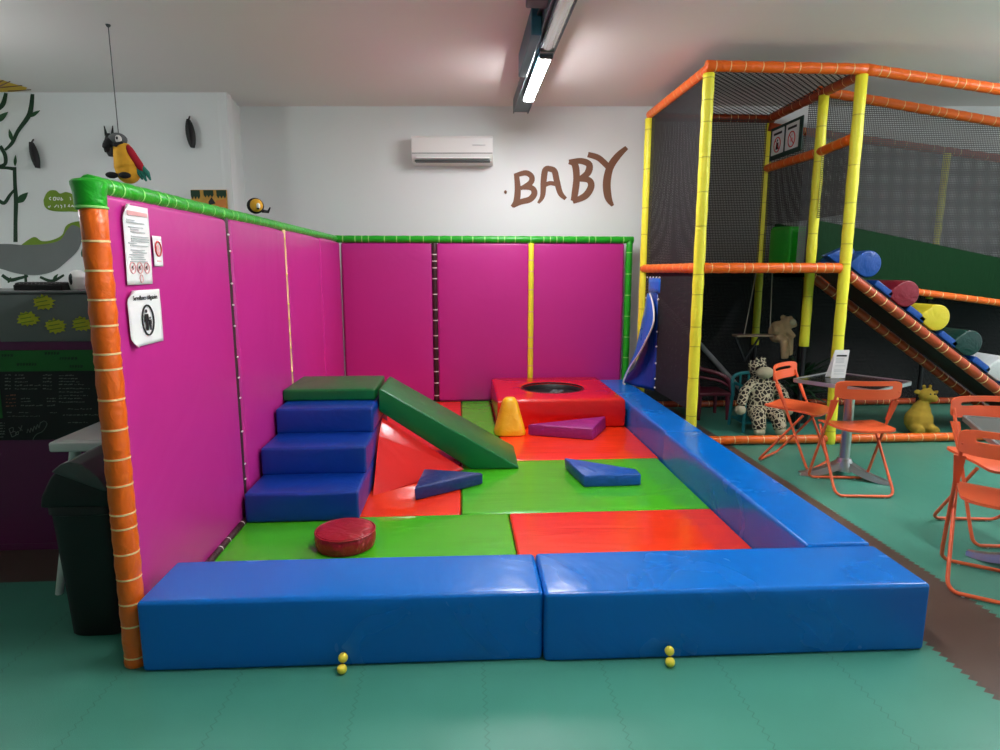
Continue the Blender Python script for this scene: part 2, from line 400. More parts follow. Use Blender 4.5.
def top(o, label, cat, group=None):
    o['label'] = label; o['category'] = cat
    if group: o['group'] = group
    return o
def thing(name, label, cat, loc=(0, 0, 0), rz=0, group=None):
    o = bpy.data.objects.new(name, None); COL.objects.link(o); o.empty_display_size = 0.1
    o.location = loc; o.rotation_euler.z = rz
    return top(o, label, cat, group)
def rebase(root):
    """children were built at their real place: keep them there under a root that stands at its base"""
    bpy.context.view_layer.update()
    for c in root.children: c.matrix_parent_inverse = root.matrix_world.inverted()
def struct(o): o['kind'] = 'structure'; return o
def text_obj(name, body, size, mat, loc, ax, ay, parent=None, depth=0.001, width=None, align='CENTER'):
    cu = bpy.data.curves.new(name, 'FONT'); cu.body = body; cu.size = size; cu.align_x = align; cu.align_y = 'CENTER'; cu.extrude = depth
    tmp = bpy.data.objects.new(name, cu); COL.objects.link(tmp); bpy.context.view_layer.update()
    me = bpy.data.meshes.new_from_object(tmp.evaluated_get(bpy.context.evaluated_depsgraph_get()))
    bpy.data.objects.remove(tmp); me.name = name
    me.materials.clear(); me.materials.append(mat)
    ax = Vector(ax).normalized(); ay = Vector(ay).normalized(); az = ax.cross(ay)
    if width:
        xs = [v.co.x for v in me.vertices]; k = width / (max(xs) - min(xs))
        for v in me.vertices: v.co.x *= k
    m = Matrix((ax, ay, az)).transposed().to_4x4(); m.translation = Vector(loc)
    me.transform(m); o = bpy.data.objects.new(name, me); COL.objects.link(o)
    if parent: o.parent = parent
    return o

# ================================================================== the room
ZC = 3.275                                   # ceiling height
WD = 7.22; JD = 6.68                         # distance of the back wall, and of the nearer wall left of it
def wall_pt(d, s, z): return Vector((0, 0, z)) + _f0 * d + _r * s
def slab_wall(name, a, b, z0, z1, th, mat):
    """upright wall between two floor points, thickness away from the room"""
    a = Vector(a); b = Vector(b); d = (b - a); d.z = 0; nrm = Vector((-d.y, d.x, 0)).normalized() * th
    mb = MB(); c = [a, b, b + nrm, a + nrm]
    mb.add([(p.x, p.y, z0) for p in c] + [(p.x, p.y, z1) for p in c], [(3, 2, 1, 0), (4, 5, 6, 7), (0, 1, 5, 4), (1, 2, 6, 5), (2, 3, 7, 6), (3, 0, 4, 7)])
    return struct(mb.build(name, mat, smooth=False))
mb = MB(); mb.box(-7, 9, -5, 8.2, -0.08, 0.0); struct(mb.build('floor', M['floor'], smooth=False))
mb = MB(); mb.box(-7, 9, -5, 8.2, ZC, ZC + 0.1); struct(mb.build('ceiling', M['ceiling'], smooth=False))
SJ = at_depth(230, 150, JD).dot(_r); SJ2 = at_depth(242, 150, WD).dot(_r)          # sideways place of the wall jog
slab_wall('wall_back', wall_pt(WD, SJ2 - 0.05, 0), wall_pt(WD, 8.6, 0), 0, ZC, 0.15, M['wall'])
slab_wall('wall_left', wall_pt(JD, -6.5, 0), wall_pt(JD, SJ, 0), 0, ZC, 0.12, M['wall'])
slab_wall('wall_side', (-6.0, -4.9, 0), wall_pt(JD, -6.4, 0), 0, ZC, 0.1, M['wall'])
slab_wall('wall_rear', (6.5, -4.95, 0), (-6.2, -4.95, 0), 0, ZC, 0.1, M['wall'])
slab_wall('wall_jog', wall_pt(JD + 0.012, SJ, 0), wall_pt(WD, SJ2, 0), 0, ZC, 0.1, M['wall'])

# ------------------------------------------------------------------ ceiling tray and lamps
t = thing('cable_tray', 'blue grey steel cable tray running along the ceiling above the lamp', 'cable tray', (0.655, 5.0, ZC - 0.13))
mb = MB(); mb.box(0.575, 0.735, 3.15, 6.92, ZC - 0.125, ZC - 0.002)
for s in (0.575, 0.725): mb.box(s, s + 0.01, 3.15, 6.92, ZC - 0.14, ZC - 0.12)
mb.build('channel', M['steel'], t, smooth=False)
mb = MB(); mb.soft(0.50, 0.572, 4.55, 5.5, ZC - 0.19, ZC - 0.005, 0.008); mb.build('junction_duct', M['teal_steel'], t)
for i in range(9):
    mb = MB(); mb.lathe([(0.007, 0), (0.007, -0.006), (0.003, -0.009)], (0.715, 3.5 + i * 0.16, ZC - 0.14), 8); mb.build('rivet', M['alu'], t)
mb = MB(); mb.tube([(0.56, 3.2, ZC - 0.03), (0.545, 3.8, ZC - 0.08), (0.56, 4.3, ZC - 0.05), (0.55, 4.6, ZC - 0.06)], 0.014, 8); mb.build('cable', M['black'], t)
mb = MB(); mb.soft(0.44, 0.60, 4.22, 4.36, ZC - 0.10, ZC - 0.003, 0.012); mb.build('connection_box', M['dark_grey'], t)
rebase(t)
def lamp(x, y0, y1, lit, label, group=None, z=ZC - 0.14, w=0.055):
    t = thing('ceiling_light', label, 'lamp', (x, (y0 + y1) / 2, z), 0, group)
    mb = MB(); mb.soft(x - w, x + w, y0 - 0.05, y1 + 0.05, z - 0.03, z, 0.008); mb.build('housing', M['steel'], t)
    mb = MB(); n = 10; pr = [(x + (w - 0.008) * math.cos(PI * i / n), z - 0.03 - 0.022 * math.sin(PI * i / n)) for i in range(n + 1)]
    ys = [y0 + (y1 - y0) * i / 8 for i in range(9)]
    ids = [[mb.vert((px, yy, pz)) for px, pz in pr] for yy in ys]
    for a, b in zip(ids, ids[1:]):
        for i in range(n): mb.face((a[i], a[i + 1], b[i + 1], b[i]))
    mb.face(ids[0]); mb.face(list(reversed(ids[-1])))
    mb.build('diffuser', M['lamp'] if lit else M['lamp_off'], t)
    for yy in (y0 - 0.02, y1 + 0.02):
        mb = MB(); mb.soft(x - w + 0.002, x + w - 0.002, yy - 0.02, yy + 0.02, z - 0.058, z - 0.02, 0.01); mb.build('end_cap', M['dark_grey'], t)
    rebase(t); return t
lamp(0.665, 5.03, 6.24, True, 'lit fluorescent lamp under the ceiling tray near the back wall')
lamp(0.655, 3.65, 4.85, False, 'unlit fluorescent fitting on the ceiling tray nearer than the lit lamp')
def add_light_tube(x, y0, y1, z):  # unseen tubes, added only to brighten the ceiling and walls
    t = thing('pendant_light', 'lit bare fluorescent tube hung below the ceiling outside the photographed part', 'lamp', (x, (y0 + y1) / 2, z), 0, 'hanging fluorescent tubes further along the ceiling')
    mb = MB(); mb.tube([(x, y0, z), (x, y1, z)], 0.03, 14); mb.build('tube', M['lamp_tube'], t)
    for y in (y0 - 0.03, y1 + 0.03):
        mb = MB(); mb.soft(x - 0.035, x + 0.035, y - 0.03, y + 0.03, z - 0.035, z + 0.035, 0.01); mb.build('end_cap', M['dark_grey'], t)
        mb = MB(); mb.tube([(x, y, z + 0.03), (x, y, ZC)], 0.005, 6); mb.build('wire', M['dark_grey'], t)
    rebase(t)
lamp(4.3, 2.6, 3.85, True, 'lit fluorescent lamp on the ceiling above the bistro tables, outside the view', None, ZC - 0.005)  # added fixture out of view, placed to light the chairs from above
for x, y0, z, ln in ((5.7, 3.3, 2.85, 1.3), (0.62, 1.45, 2.9, 1.3), (-4.5, 4.2, 2.6, 0.6)): add_light_tube(x, y0, y0 + ln, z)
w = bpy.data.worlds.new('daylight'); scene.world = w; w.use_nodes = True
w.node_tree.nodes['Background'].inputs[0].default_value = lin((226, 234, 240)); w.node_tree.nodes['Background'].inputs[1].default_value = 0.35

# ================================================================== the padded pen
TM = [M['orange'], M['tie_pale']]; TY = [M['yellow'], M['tie_olive']]; TG = [M['tube_green'], M['tie_lime']]; TL = [M['lace'], M['tie_white']]
t = thing('padded_partition', 'long magenta padded partition on the left side of the soft play pen with posters', 'padded wall', (-1.32, 4.6, 0))
segs = [(2.40, 3.63), (3.69, 4.79), (4.83, 5.95), (5.97, 6.93)]
for i, (a, b) in enumerate(segs):
    mb = MB(); mb.soft(-1.37, -1.285, a, b, 0.05, (1.780, 1.788, 1.795, 1.80)[i], 0.022, 0.008, n=10); mb.build('padded_panel', M['magenta'], t)
padded_tube('lacing', (-1.312, 3.66, 0.06), (-1.312, 3.66, 1.80), 0.026, [M['lace'], M['lace']], t, 0.2, 3, n=8)
rnd = random.Random(12); z = 0.1
while z < 1.74:
    mb = MB(); mb.ball((-1.287, 3.66 + rnd.uniform(-0.006, 0.006), z), (0.006, 0.012, 0.006), 8, 6); mb.build('tie', M['tie_white'], t); z += rnd.choice((0.09, 0.12, 0.18, 0.2))
padded_tube('lacing', (-1.30, 4.81, 0.10), (-1.30, 4.81, 1.80), 0.017, [M['tie_pale'], M['yellow']], t, 0.2, 4, n=8)['label'] = 'thin pale yellow seam strip'
padded_tube('lacing', (-1.275, 2.58, 0.055), (-1.275, 3.62, 0.055), 0.02, [M['lace'], M['tie_white']], t, 0.2, 5, n=8, tie=0.004)['label'] = 'dark lacing along the foot of the panel'
padded_tube('top_rail', (-1.305, 2.37, 1.803), (-1.335, 6.95, 1.842), 0.034, TG, t, 0.14, 6)['label'] = 'green padded rail'
p = padded_tube('corner_post', (-1.265, 2.295, 0.0), (-1.256, 2.295, 1.712), 0.0445, TM, t, 0.10, 14, tie=0.004, n=18); p['label'] = 'orange padded post with pale ties'
mb = MB(); mb.lathe([(0.042, 0.0), (0.047, 0.006), (0.048, 0.03), (0.049, 0.055), (0.054, 0.082), (0.054, 0.092), (0.047, 0.10), (0.03, 0.104), (0.0, 0.105)], (-1.262, 2.296, 1.706), 20, 1.05, 1.0)
c = mb.build('post_cap', TG, p); c['label'] = 'green vinyl cap'
mb = MB(); mb.tube([(-1.260 + 0.0475 * math.cos(2 * PI * i / 20), 2.296 + 0.0475 * math.sin(2 * PI * i / 20), 1.714) for i in range(20)], 0.005, 6, closed=True); mb.build('cap_tie', M['tie_lime'], p)
rebase(t)
t = thing('padded_partition', 'magenta padded partition closing the back of the soft play pen', 'padded wall', (0.27, 6.98, 0))
for i, (a, b) in enumerate([(-1.275, -0.305), (-0.25, 0.755), (0.805, 1.815)]):
    mb = MB(); mb.soft(a, b, 6.94, 7.01, 0.05, 1.80, 0.022, 0.008, n=10); mb.build('padded_panel', M['magenta'], t)
padded_tube('lacing', (-0.277, 6.955, 0.06), (-0.277, 6.955, 1.80), 0.03, TL, t, 0.13, 21, n=10)['label'] = 'dark lacing with white ties'
padded_tube('padded_strip', (0.78, 6.935, 0.06), (0.78, 6.935, 1.80), 0.032, [M['yellow'], M['tie_pale']], t, 0.22, 22)['label'] = 'yellow padded strip'
padded_tube('top_rail', (-1.36, 6.955, 1.838), (1.915, 6.955, 1.838), 0.04, TG, t, 0.13, 23)['label'] = 'green padded rail'
padded_tube('end_post', (1.875, 6.955, 0.0), (1.875, 6.955, 1.86), 0.038, TG, t, 0.26, 24)['label'] = 'green padded post'
rebase(t)

# posters on the left partition (real sheets standing a few millimetres off the vinyl)
PX = -1.272
def sheet(name, y0, y1, z0, z1, label, curl=(), cat='poster', skew=0.0):
    mb = MB(); n = 12; m = 14; g = []
    for i in range(n + 1):
        col = []
        for j in range(m + 1):
            u, v = i / n, j / m; y = y0 + (y1 - y0) * u + skew * v; z = z0 + (z1 - z0) * v; x = PX + 0.0015 * math.sin(6 * u + 3 * v)
            for (cu, cv, amt) in curl:
                d = abs(u - cu) + abs(v - cv)
                if d < 0.2: x += amt * 0.7 * ((0.2 - d) / 0.2) ** 2; y += (0.5 - cu) * 0.04 * ((0.2 - d) / 0.2) ** 2
            col.append(mb.vert((x, y, z)))
        g.append(col)
    for i in range(n):
        for j in range(m): mb.face((g[i][j], g[i + 1][j], g[i + 1][j + 1], g[i][j + 1]))
    o = mb.build(name, M['paper']); sd = o.modifiers.new('paper', 'SOLIDIFY'); sd.thickness = 0.0012; sd.offset = -1
    return top(o, label, cat)
def mark(mb, y0, y1, z, h=0.005, wav=0.0):
    mb.box(PX + 0.003, PX + 0.0042, y0, y1, z - h / 2, z + h / 2)
def ring(mb, y, z, ry, rz, r, n=28):
    mb.tube([(PX + 0.0035, y + ry * math.cos(2 * PI * i / n), z + rz * math.sin(2 * PI * i / n)) for i in range(n)], r, 6, closed=True)
o = sheet('rules_poster', 2.505, 2.705, 1.447, 1.752, 'tall white rules sheet with small print, topmost poster near the orange post', [(0, 1, 0.03)], skew=0.012)
mb = MB(); mark(mb, 2.545, 2.70, 1.722, 0.016); mb.build('heading', M['pink_ink'], o)
mb = MB(); rnd = random.Random(2)
for i in range(19):
    z = 1.695 - i * 0.0088; a = 2.535 + rnd.choice((0, 0.012, 0.025)); b = a + rnd.choice((0.06, 0.11, 0.135, 0.14))
    if i in (2, 6, 12): continue
    mark(mb, a, b, z, 0.0035)
mb.build('small_print', M['grey_ink'], o)
mb = MB(); ring(mb, 2.61, 1.47, 0.012, 0.015, 0.002); mb.build('pictogram', M['pink_ink'], o)
for y in (2.55, 2.605, 2.66):
    mb = MB(); ring(mb, y, 1.512, 0.021, 0.021, 0.0022)
    mb.tube([(PX + 0.0035, y - 0.014, 1.498), (PX + 0.0035, y + 0.014, 1.526)], 0.0018, 6); mb.build('pictogram', M['pink_ink'], o)
for y in (2.55, 2.605, 2.66):
    mb = MB(); mb.ball((PX + 0.003, y, 1.512), (0.0012, 0.009, 0.008), 10, 6); mb.build('pictogram', M['ink'], o)
o = sheet('rule_sticker', 2.735, 2.812, 1.52, 1.645, 'small white sticker with a red ringed pictogram right of the rules sheet', cat='sticker')
mb = MB(); ring(mb, 2.773, 1.592, 0.026, 0.03, 0.003); mb.build('pictogram', M['red_ink'], o)
mb = MB(); mb.ball((PX + 0.003, 2.773, 1.595), (0.0012, 0.012, 0.014), 10, 6); mb.build('pictogram', M['pink_ink'], o)
mb = MB(); mb.ball((PX + 0.003, 2.77, 1.577), (0.0012, 0.016, 0.008), 10, 6); mb.build('pictogram', M['pink_ink'], o)
mb = MB(); mark(mb, 2.755, 2.79, 1.541, 0.005); mb.build('small_print', M['pink_ink'], o)
o = sheet('supervision_poster', 2.49, 2.755, 1.205, 1.425, 'white poster with an adult and child in a black ring below the rules sheet', [(0, 1, 0.05), (0, 0, 0.03)])
text_obj('lettering', 'Surveillance obligatoire', 0.026, M['ink'], (PX + 0.003, 2.628, 1.394), (0, 1, 0), (0, 0, 1), o, 0.0006, 0.195)
mb = MB(); ring(mb, 2.632, 1.303, 0.046, 0.06, 0.0035)
mb.build('ring', M['ink'], o)
mb = MB()
def figure(mb, y, z, s):
    mb.ball((PX + 0.004, y, z + 0.92 * s), (0.0015, 0.11 * s, 0.09 * s), 10, 6)
    mb.slab([(-0.17 * s, 0.78 * s), (0.17 * s, 0.78 * s), (0.2 * s, 0.42 * s), (0.12 * s, 0.42 * s), (0.1 * s, 0.0), (0.02 * s, 0.0), (0.0, 0.36 * s), (-0.02 * s, 0.0), (-0.1 * s, 0), (-0.12 * s, 0.42 * s), (-0.2 * s, 0.42 * s)], (PX + 0.003, y, z), (0, 1, 0), (0, 0, 1), 0.0015)
figure(mb, 2.62, 1.262, 0.085); mb.build('pictogram', M['ink'], o)
mb = MB(); figure(mb, 2.648, 1.262, 0.054); mb.build('pictogram', M['ink'], o)

# ------------------------------------------------------------------ foam border blocks
def block(x0, x1, y0, y1, label, rot=None):
    mb = MB(); mb.soft(x0, x1, y0, y1, 0.0, 0.285, 0.016, 0.005, n=12, rot=rot)
    return top(mb.build('foam_border_block', M['blue']), label, 'foam block', 'blue foam blocks around the pen')
block(-1.214, 0.307, 2.222, 2.56, 'long blue foam block at the front, left one touching the orange post', Matrix.Rotation(-0.012, 3, 'Z'))
block(0.313, 1.842, 2.188, 2.545, 'long blue foam block at the front, right one beside the brown floor strip', Matrix.Rotation(-0.012, 3, 'Z'))
block(1.545, 1.848, 2.56, 4.565, 'blue foam block on the right of the pen, the nearer one, meeting the front corner')
block(1.56, 1.855, 4.575, 6.90, 'blue foam block on the right of the pen, the farther one, beside the red box')
def toggle(x, y, label):
    t = thing('ball_toggle', label, 'toggle', (x, y, 0), 0, 'yellow ball toggles at the foot of the front blocks')
    mb = MB(); mb.ball((x + 0.002, y + 0.000, 0.053), 0.0185, 16, 10); mb.build('ball', M['ball_yellow'], t)
    mb = MB(); mb.ball((x, y - 0.018, 0.0185), (0.019, 0.019, 0.0185), 16, 10); mb.build('ball', M['ball_yellow'], t)
    mb = MB(); mb.tube([(x + 0.006, y + 0.022, 0.062), (x + 0.003, y - 0.004, 0.04), (x + 0.001, y - 0.012, 0.028)], 0.004, 6); mb.build('elastic', M['black'], t)
    rebase(t)
toggle(-0.460, 2.196, 'pair of small yellow balls on the floor before the left front blue block')
toggle(0.790, 2.160, 'pair of small yellow balls on the floor before the right front blue block')

# ------------------------------------------------------------------ floor mats
def mat(x0, x1, y0, y1, col, label):
    mb = MB(); mb.soft(x0, x1, y0, y1, 0.0, 0.048, 0.012, 0.002, n=14)
    return top(mb.build('floor_mat', M[col]), label, 'mat', 'vinyl floor mats in the pen')
mat(-1.27, 0.277, 2.565, 3.60, 'mat_green', 'green vinyl mat in the front left of the pen before the blue steps')
mat(0.285, 1.538, 2.555, 3.60, 'mat_red', 'glossy red vinyl mat in the front right corner of the pen')
mat(-1.27, -0.012, 3.607, 4.665, 'mat_red', 'red vinyl mat partly under the blue steps and the red wedge')
mat(-0.005, 1.538, 3.607, 4.665, 'mat_green', 'green vinyl mat in the middle under the blue triangle at the ramp foot')
mat(-1.27, -0.004, 4.672, 6.93, 'mat_red', 'red vinyl mat behind the ramp against the back partition')
mat(0.003, 0.33, 4.672, 6.93, 'mat_green', 'narrow green vinyl mat left of the red box')
mat(0.337, 1.552, 4.672, 6.93, 'mat_red', 'red vinyl mat under the red box and the yellow cone')

# ------------------------------------------------------------------ steps, platform, ramp
Z0 = 0.05
t = thing('foam_steps', 'blue foam steps against the left magenta partition', 'steps', (-0.93, 3.9, Z0))
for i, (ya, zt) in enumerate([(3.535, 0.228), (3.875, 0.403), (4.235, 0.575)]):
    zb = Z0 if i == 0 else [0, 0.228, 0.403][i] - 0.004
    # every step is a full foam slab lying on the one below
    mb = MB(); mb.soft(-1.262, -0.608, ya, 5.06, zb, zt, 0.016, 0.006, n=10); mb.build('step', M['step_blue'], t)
rebase(t)
mb = MB(); mb.soft(-1.275, -0.622, 4.475, 5.07, 0.578, 0.662, 0.014, 0.004, n=8)
top(mb.build('foam_platform', M['ramp_green']), 'dark green foam slab lying on top of the blue steps', 'foam slab')
# ramp: a sloping slab from the platform to the mat
rot = Matrix.Rotation(math.radians(-14), 3, 'Z')
pr = [(0.0, 0.655), (0.02, 0.662), (1.01, 0.072), (1.02, 0.052), (0.66, 0.052), (0.0, 0.50)]
o = prism('foam_ramp', pr, 'y', 0.0, 0.56, M['ramp_green'], 0.012)
o.location = (-0.596, 4.462, 0.0); o.rotation_euler.z = math.radians(-1)
top(o, 'dark green foam ramp sloping from the platform down to the mat', 'ramp')
hull('red_foam_wedge', [(-0.585, 3.95, Z0), (0.02, 4.455, Z0), (-0.57, 4.448, Z0), (-0.582, 4.30, 0.36), (-0.572, 4.446, 0.455), (-0.0, 4.448, 0.07)], M['red'], 0.014)
top(bpy.data.objects['red_foam_wedge'], 'red foam wedge filling the space under the green ramp', 'foam wedge')

# ------------------------------------------------------------------ loose foam shapes
o = hull('foam_triangle', [(-0.30, 3.835, Z0), (0.146, 4.128, Z0), (-0.262, 4.19, Z0), (-0.305, 3.84, 0.135), (0.145, 4.12, 0.135), (-0.262, 4.19, 0.15)], M['navy'], 0.010)
top(o, 'navy foam triangle lying at the foot of the green ramp', 'foam shape')
o = hull('foam_triangle', [(0.765, 4.43, Z0), (0.825, 4.02, Z0), (1.222, 4.03, Z0), (0.755, 4.43, 0.138), (0.822, 4.025, 0.132), (1.225, 4.04, 0.13), (1.22, 4.15, 0.13), (1.218, 4.15, Z0)], M['wedge_blue'], 0.010)
top(o, 'bright blue foam triangle alone in the middle of the green mat', 'foam shape')
o = hull('foam_triangle', [(0.59, 5.40, Z0), (1.135, 5.20, Z0), (1.345, 5.60, Z0), (0.59, 5.41, 0.15), (1.13, 5.205, 0.152), (1.335, 5.60, 0.17)], M['purple'], 0.010)
top(o, 'purple foam triangle leaning before the red box', 'foam shape')
mb = MB(); mb.lathe([(0.13, 0.0), (0.15, 0.006), (0.157, 0.025), (0.160, 0.05), (0.157, 0.078), (0.148, 0.094), (0.13, 0.1), (0.06, 0.103), (0, 0.103)], (-0.625, 3.20, Z0), 36)
o = mb.build('foam_disc', M['crimson']); top(o, 'round crimson foam disc on the front green mat', 'foam shape')
mb = MB(); mb.tube([(-0.625 + 0.156 * math.cos(2 * PI * i / 36), 3.20 + 0.156 * math.sin(2 * PI * i / 36), Z0 + 0.088) for i in range(36)], 0.005, 6, closed=True); mb.build('piping', M['crimson'], o)
# yellow cone with a square foot and rounded top
mb = MB(); n = 32; rings = []
prof = [(0.0, 0.125, 0.0), (0.0, 0.138, 0.006), (0.02, 0.142, 0.02), (0.0, 0.132, 0.06), (0.0, 0.110, 0.14), (0, 0.091, 0.21), (0, 0.075, 0.27), (0, 0.064, 0.302), (0, 0.044, 0.326), (0, 0.0, 0.334)]
for i, (_, r, z) in enumerate(prof):
    e = 4.0 - 1.6 * min(1, z / 0.3); row = []
    for j in range(n):
        a = 2 * PI * j / n + 0.1; c_, s_ = math.cos(a), math.sin(a)
        k = (abs(c_) ** e + abs(s_) ** e) ** (-1 / e); row.append(mb.vert((0.435 + r * k * c_, 5.50 + r * k * s_, Z0 + z)))
    rings.append(row)
for a, b in zip(rings, rings[1:]):
    for j in range(n): mb.face((a[j], a[(j + 1) % n], b[(j + 1) % n], b[j]))
mb.face(list(reversed(rings[0]))); o = mb.build('foam_cone', M['yellow_foam'])
top(o, 'yellow foam cone with a square foot standing before the red box', 'foam shape')

# ------------------------------------------------------------------ red box with a round ball pool
t = thing('ball_pool_box', 'red foam box with a round hole in the back corner of the pen', 'foam box', (0.92, 6.25, Z0))
X0, X1, Y0, Y1, ZT = 0.335, 1.528, 5.64, 6.86, 0.325
cx, cy, rx, ry = 0.93, 6.23, 0.315, 0.30
mb = MB(); n = 64
def sq(a):
    c_, s_ = math.cos(a), math.sin(a); k = 1 / max(abs(c_), abs(s_)); return c_ * k, s_ * k
def outer(a, ins):
    x, y = sq(a); return (X0 + X1) / 2 + x * ((X1 - X0) / 2 - ins), (Y0 + Y1) / 2 + y * ((Y1 - Y0) / 2 - ins)
A = [2 * PI * (j + 0.0) / n + PI / 4 for j in range(n)]
rows = []
for ins, z in ((0.02, Z0), (0.0, Z0 + 0.02), (-0.004, Z0 + 0.13), (0.0, ZT - 0.028), (0.004, ZT - 0.014), (0.012, ZT - 0.005), (0.026, ZT)):
    rows.append([mb.vert((*outer(a, ins), z)) for a in A])
for q, (f, z) in enumerate(((1.18, ZT + 0.004), (1.03, ZT + 0.002), (0.99, ZT - 0.008), (0.96, ZT - 0.03), (0.93, ZT - 0.16), (0.93, ZT - 0.225))):
    rows.append([mb.vert((cx + rx * f * math.cos(a), cy + ry * f * math.sin(a), z - (0.004 * (j % 2) if q in (2, 3) else 0))) for j, a in enumerate(A)])
for a, b in zip(rows, rows[1:]):
    for j in range(n): mb.face((a[j], a[(j + 1) % n], b[(j + 1) % n], b[j]))
mb.face(list(reversed(rows[0]))); mb.build('foam_body', M['red'], t, angle=50)
mb = MB(); mb.tube([(cx + rx * (0.985 + 0.012 * (j % 2)) * math.cos(2 * PI * j / 60), cy + ry * (0.985 + 0.012 * (j % 2)) * math.sin(2 * PI * j / 60), ZT - 0.002) for j in range(60)], 0.007, 6, closed=True)
mb.build('gathered_rim', M['lace'], t)
mb = MB(); mb.lathe([(0.300, 0.075), (0.285, 0.06), (0.275, 0.03), (0.20, 0.012), (0.0, 0.0)], (cx, cy, ZT - 0.09), 40, sy=0.95, cap=False); mb.build('net_bed', M['black'], t)
rebase(t)
o = fuse('crumpled_wrapper', lambda mb: [mb.ball((1.0 + random.uniform(-0.09, 0.09), 6.20 + random.uniform(-0.06, 0.06), ZT - 0.06 + random.uniform(0, 0.03)), (0.035, 0.03, 0.018), 8, 6) for _ in range(7)], M['plush_grey'], 0.008)
top(o, 'crumpled grey cloth lying in the hole of the red box', 'cloth')

# ================================================================== climbing frame
XL, XR, YF, YB = 1.985, 3.225, 5.15, 6.64
ZD, ZTOP = 1.525, 3.06
t = thing('climbing_frame', 'tall climbing frame of yellow posts and orange padded beams with black nets', 'climbing frame', (2.6, 5.9, 0))
def post(x, y, z0, z1, seed, r=0.046): return padded_tube('post', (x, y, z0), (x, y, z1), r, TY, t, 0.30, seed, 0.004, 16, 0.95)
def beam(a, b, seed, r=0.043, mats=None, parent=None): return padded_tube('beam', a, b, r, mats or TM, parent or t, 0.13, seed, 0.0035, 14)
post(XL - 0.005, YF, 0.0, ZTOP - 0.02, 31); post(XR + 0.005, YF - 0.01, 0.0, ZTOP - 0.01, 32, 0.046)
post(XL - 0.025, YB, 0.0, ZTOP - 0.02, 33, 0.05); post(XR, YB, 0.7, ZTOP - 0.05, 34, 0.04); post(XR, 5.66, 0.80, ZTOP - 0.03, 35, 0.044)
for (x, y, z) in ((XR, YB, 0.70), (XR, 5.66, 0.80)):
    mb = MB(); mb.tube([(x, y, 0), (x, y, z + 0.02)], 0.022, 10); mb.build('pole', M['pole'], t)
beam((XL - 0.04, YF - 0.02, ZTOP + 0.03), (XR + 0.03, YF - 0.02, ZTOP + 0.03), 41)
beam((XL, YF, ZTOP + 0.02), (XL - 0.02, YB + 0.02, ZTOP + 0.02), 42)
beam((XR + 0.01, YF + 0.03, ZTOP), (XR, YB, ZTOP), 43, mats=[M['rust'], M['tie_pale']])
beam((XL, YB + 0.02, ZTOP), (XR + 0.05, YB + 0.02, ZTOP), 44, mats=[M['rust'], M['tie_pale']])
beam((XL + 0.03, YF, ZD), (XR - 0.035, YF - 0.01, ZD), 45)
beam((XL, YF + 0.03, ZD), (XL - 0.035, YB, ZD), 46)
beam((XL, YB, ZD), (XR, YB, ZD), 47, 0.036)
beam((XR, YF + 0.05, 2.57), (XR, 5.68, 2.55), 48, 0.042); beam((XR, 5.65, 2.55), (XR, YB, 2.56), 49, 0.042)
beam((XL + 0.04, YF, 0.045), (5.6, YF - 0.02, 0.045), 50, 0.038)
beam((XL, YB, 0.045), (6.5, YB, 0.045), 51, 0.036, [M['rust'], M['tie_pale']])
a_, b_ = at_y(656, 296, YB - 0.05), at_y(752, 402, YB - 0.05)
mb = MB(); mb.tube([tuple(a_), tuple(b_)], 0.028, 10); o = mb.build('brace', M['brace_grey'], t); o['label'] = 'slanting grey brace behind the net'  # slanting grey streak, modelled as a thin bar
# sloping beams that carry the net over the slide
PB1, PB2, PB3 = [(XR + 0.02, YF - 0.02, ZTOP + 0.03), (4.42, YF, 2.945), (5.9, YF + 0.02, 2.80)], 0, 0
beam(PB1[0], PB1[2], 52)
beam((3.30, 5.9, 3.135), (6.4, 5.9, 2.70), 53)
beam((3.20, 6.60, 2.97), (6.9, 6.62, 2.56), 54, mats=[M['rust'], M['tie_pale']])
beam((XR, YB + 0.02, ZTOP), (3.30, 5.9, 3.11), 55)
padded_tube('post', (5.11, 6.56, 1.2), (5.13, 6.56, 2.72), 0.035, TY, t, 0.3, 56)
mb = MB(); mb.tube([(5.11, 6.56, 0), (5.11, 6.56, 1.22)], 0.022, 10); mb.build('pole', M['pole'], t)
mb = MB(); mb.soft(XL + 0.03, XR - 0.02, YF + 0.03, YB - 0.03, ZD - 0.035, ZD + 0.02, 0.012); mb.build('deck', M['deck_dark'], t)
def net(pts, mat, label=None):
    mb = MB(); mb.add(pts, [tuple(range(len(pts)))]); o = mb.build('net', M[mat], t, smooth=False)
    if label: o['label'] = label
    return o
net([(XL, YF, 0.3), (XL - 0.02, YB, 0.3), (XL - 0.02, YB, ZTOP), (XL, YF, ZTOP)], 'net_dense', 'dense black net on the pen side')
net([(XL, YB - 0.02, ZD), (XR, YB - 0.02, ZD), (XR, YB - 0.02, ZTOP), (XL, YB - 0.02, ZTOP)], 'net_back')
net([(XL, YB + 0.01, 0.05), (6.6, YB + 0.01, 0.05), (6.6, YB + 0.01, ZD), (XL, YB + 0.01, ZD)], 'net_low', 'dense black net below the deck')
net([(XL, YF, ZTOP + 0.02), (XR, YF, ZTOP + 0.02), (XR, YB, ZTOP + 0.02), (XL, YB, ZTOP + 0.02)], 'net_roof', 'pale roof net')
net([(XR, 5.66, 1.97), (XR, YB, 1.97), (XR, YB, 2.55), (XR, 5.66, 2.55)], 'net_side')
net([(XR, YF, 1.97), (XR, 5.66, 1.97), (XR, 5.66, 2.55), (XR, YF, 2.55)], 'net_side')
net([(XR, 5.92, 1.5), (6.4, 5.92, 1.0), (6.4, 5.9, 2.70), (XR, 5.9, 3.13)], 'net_back')
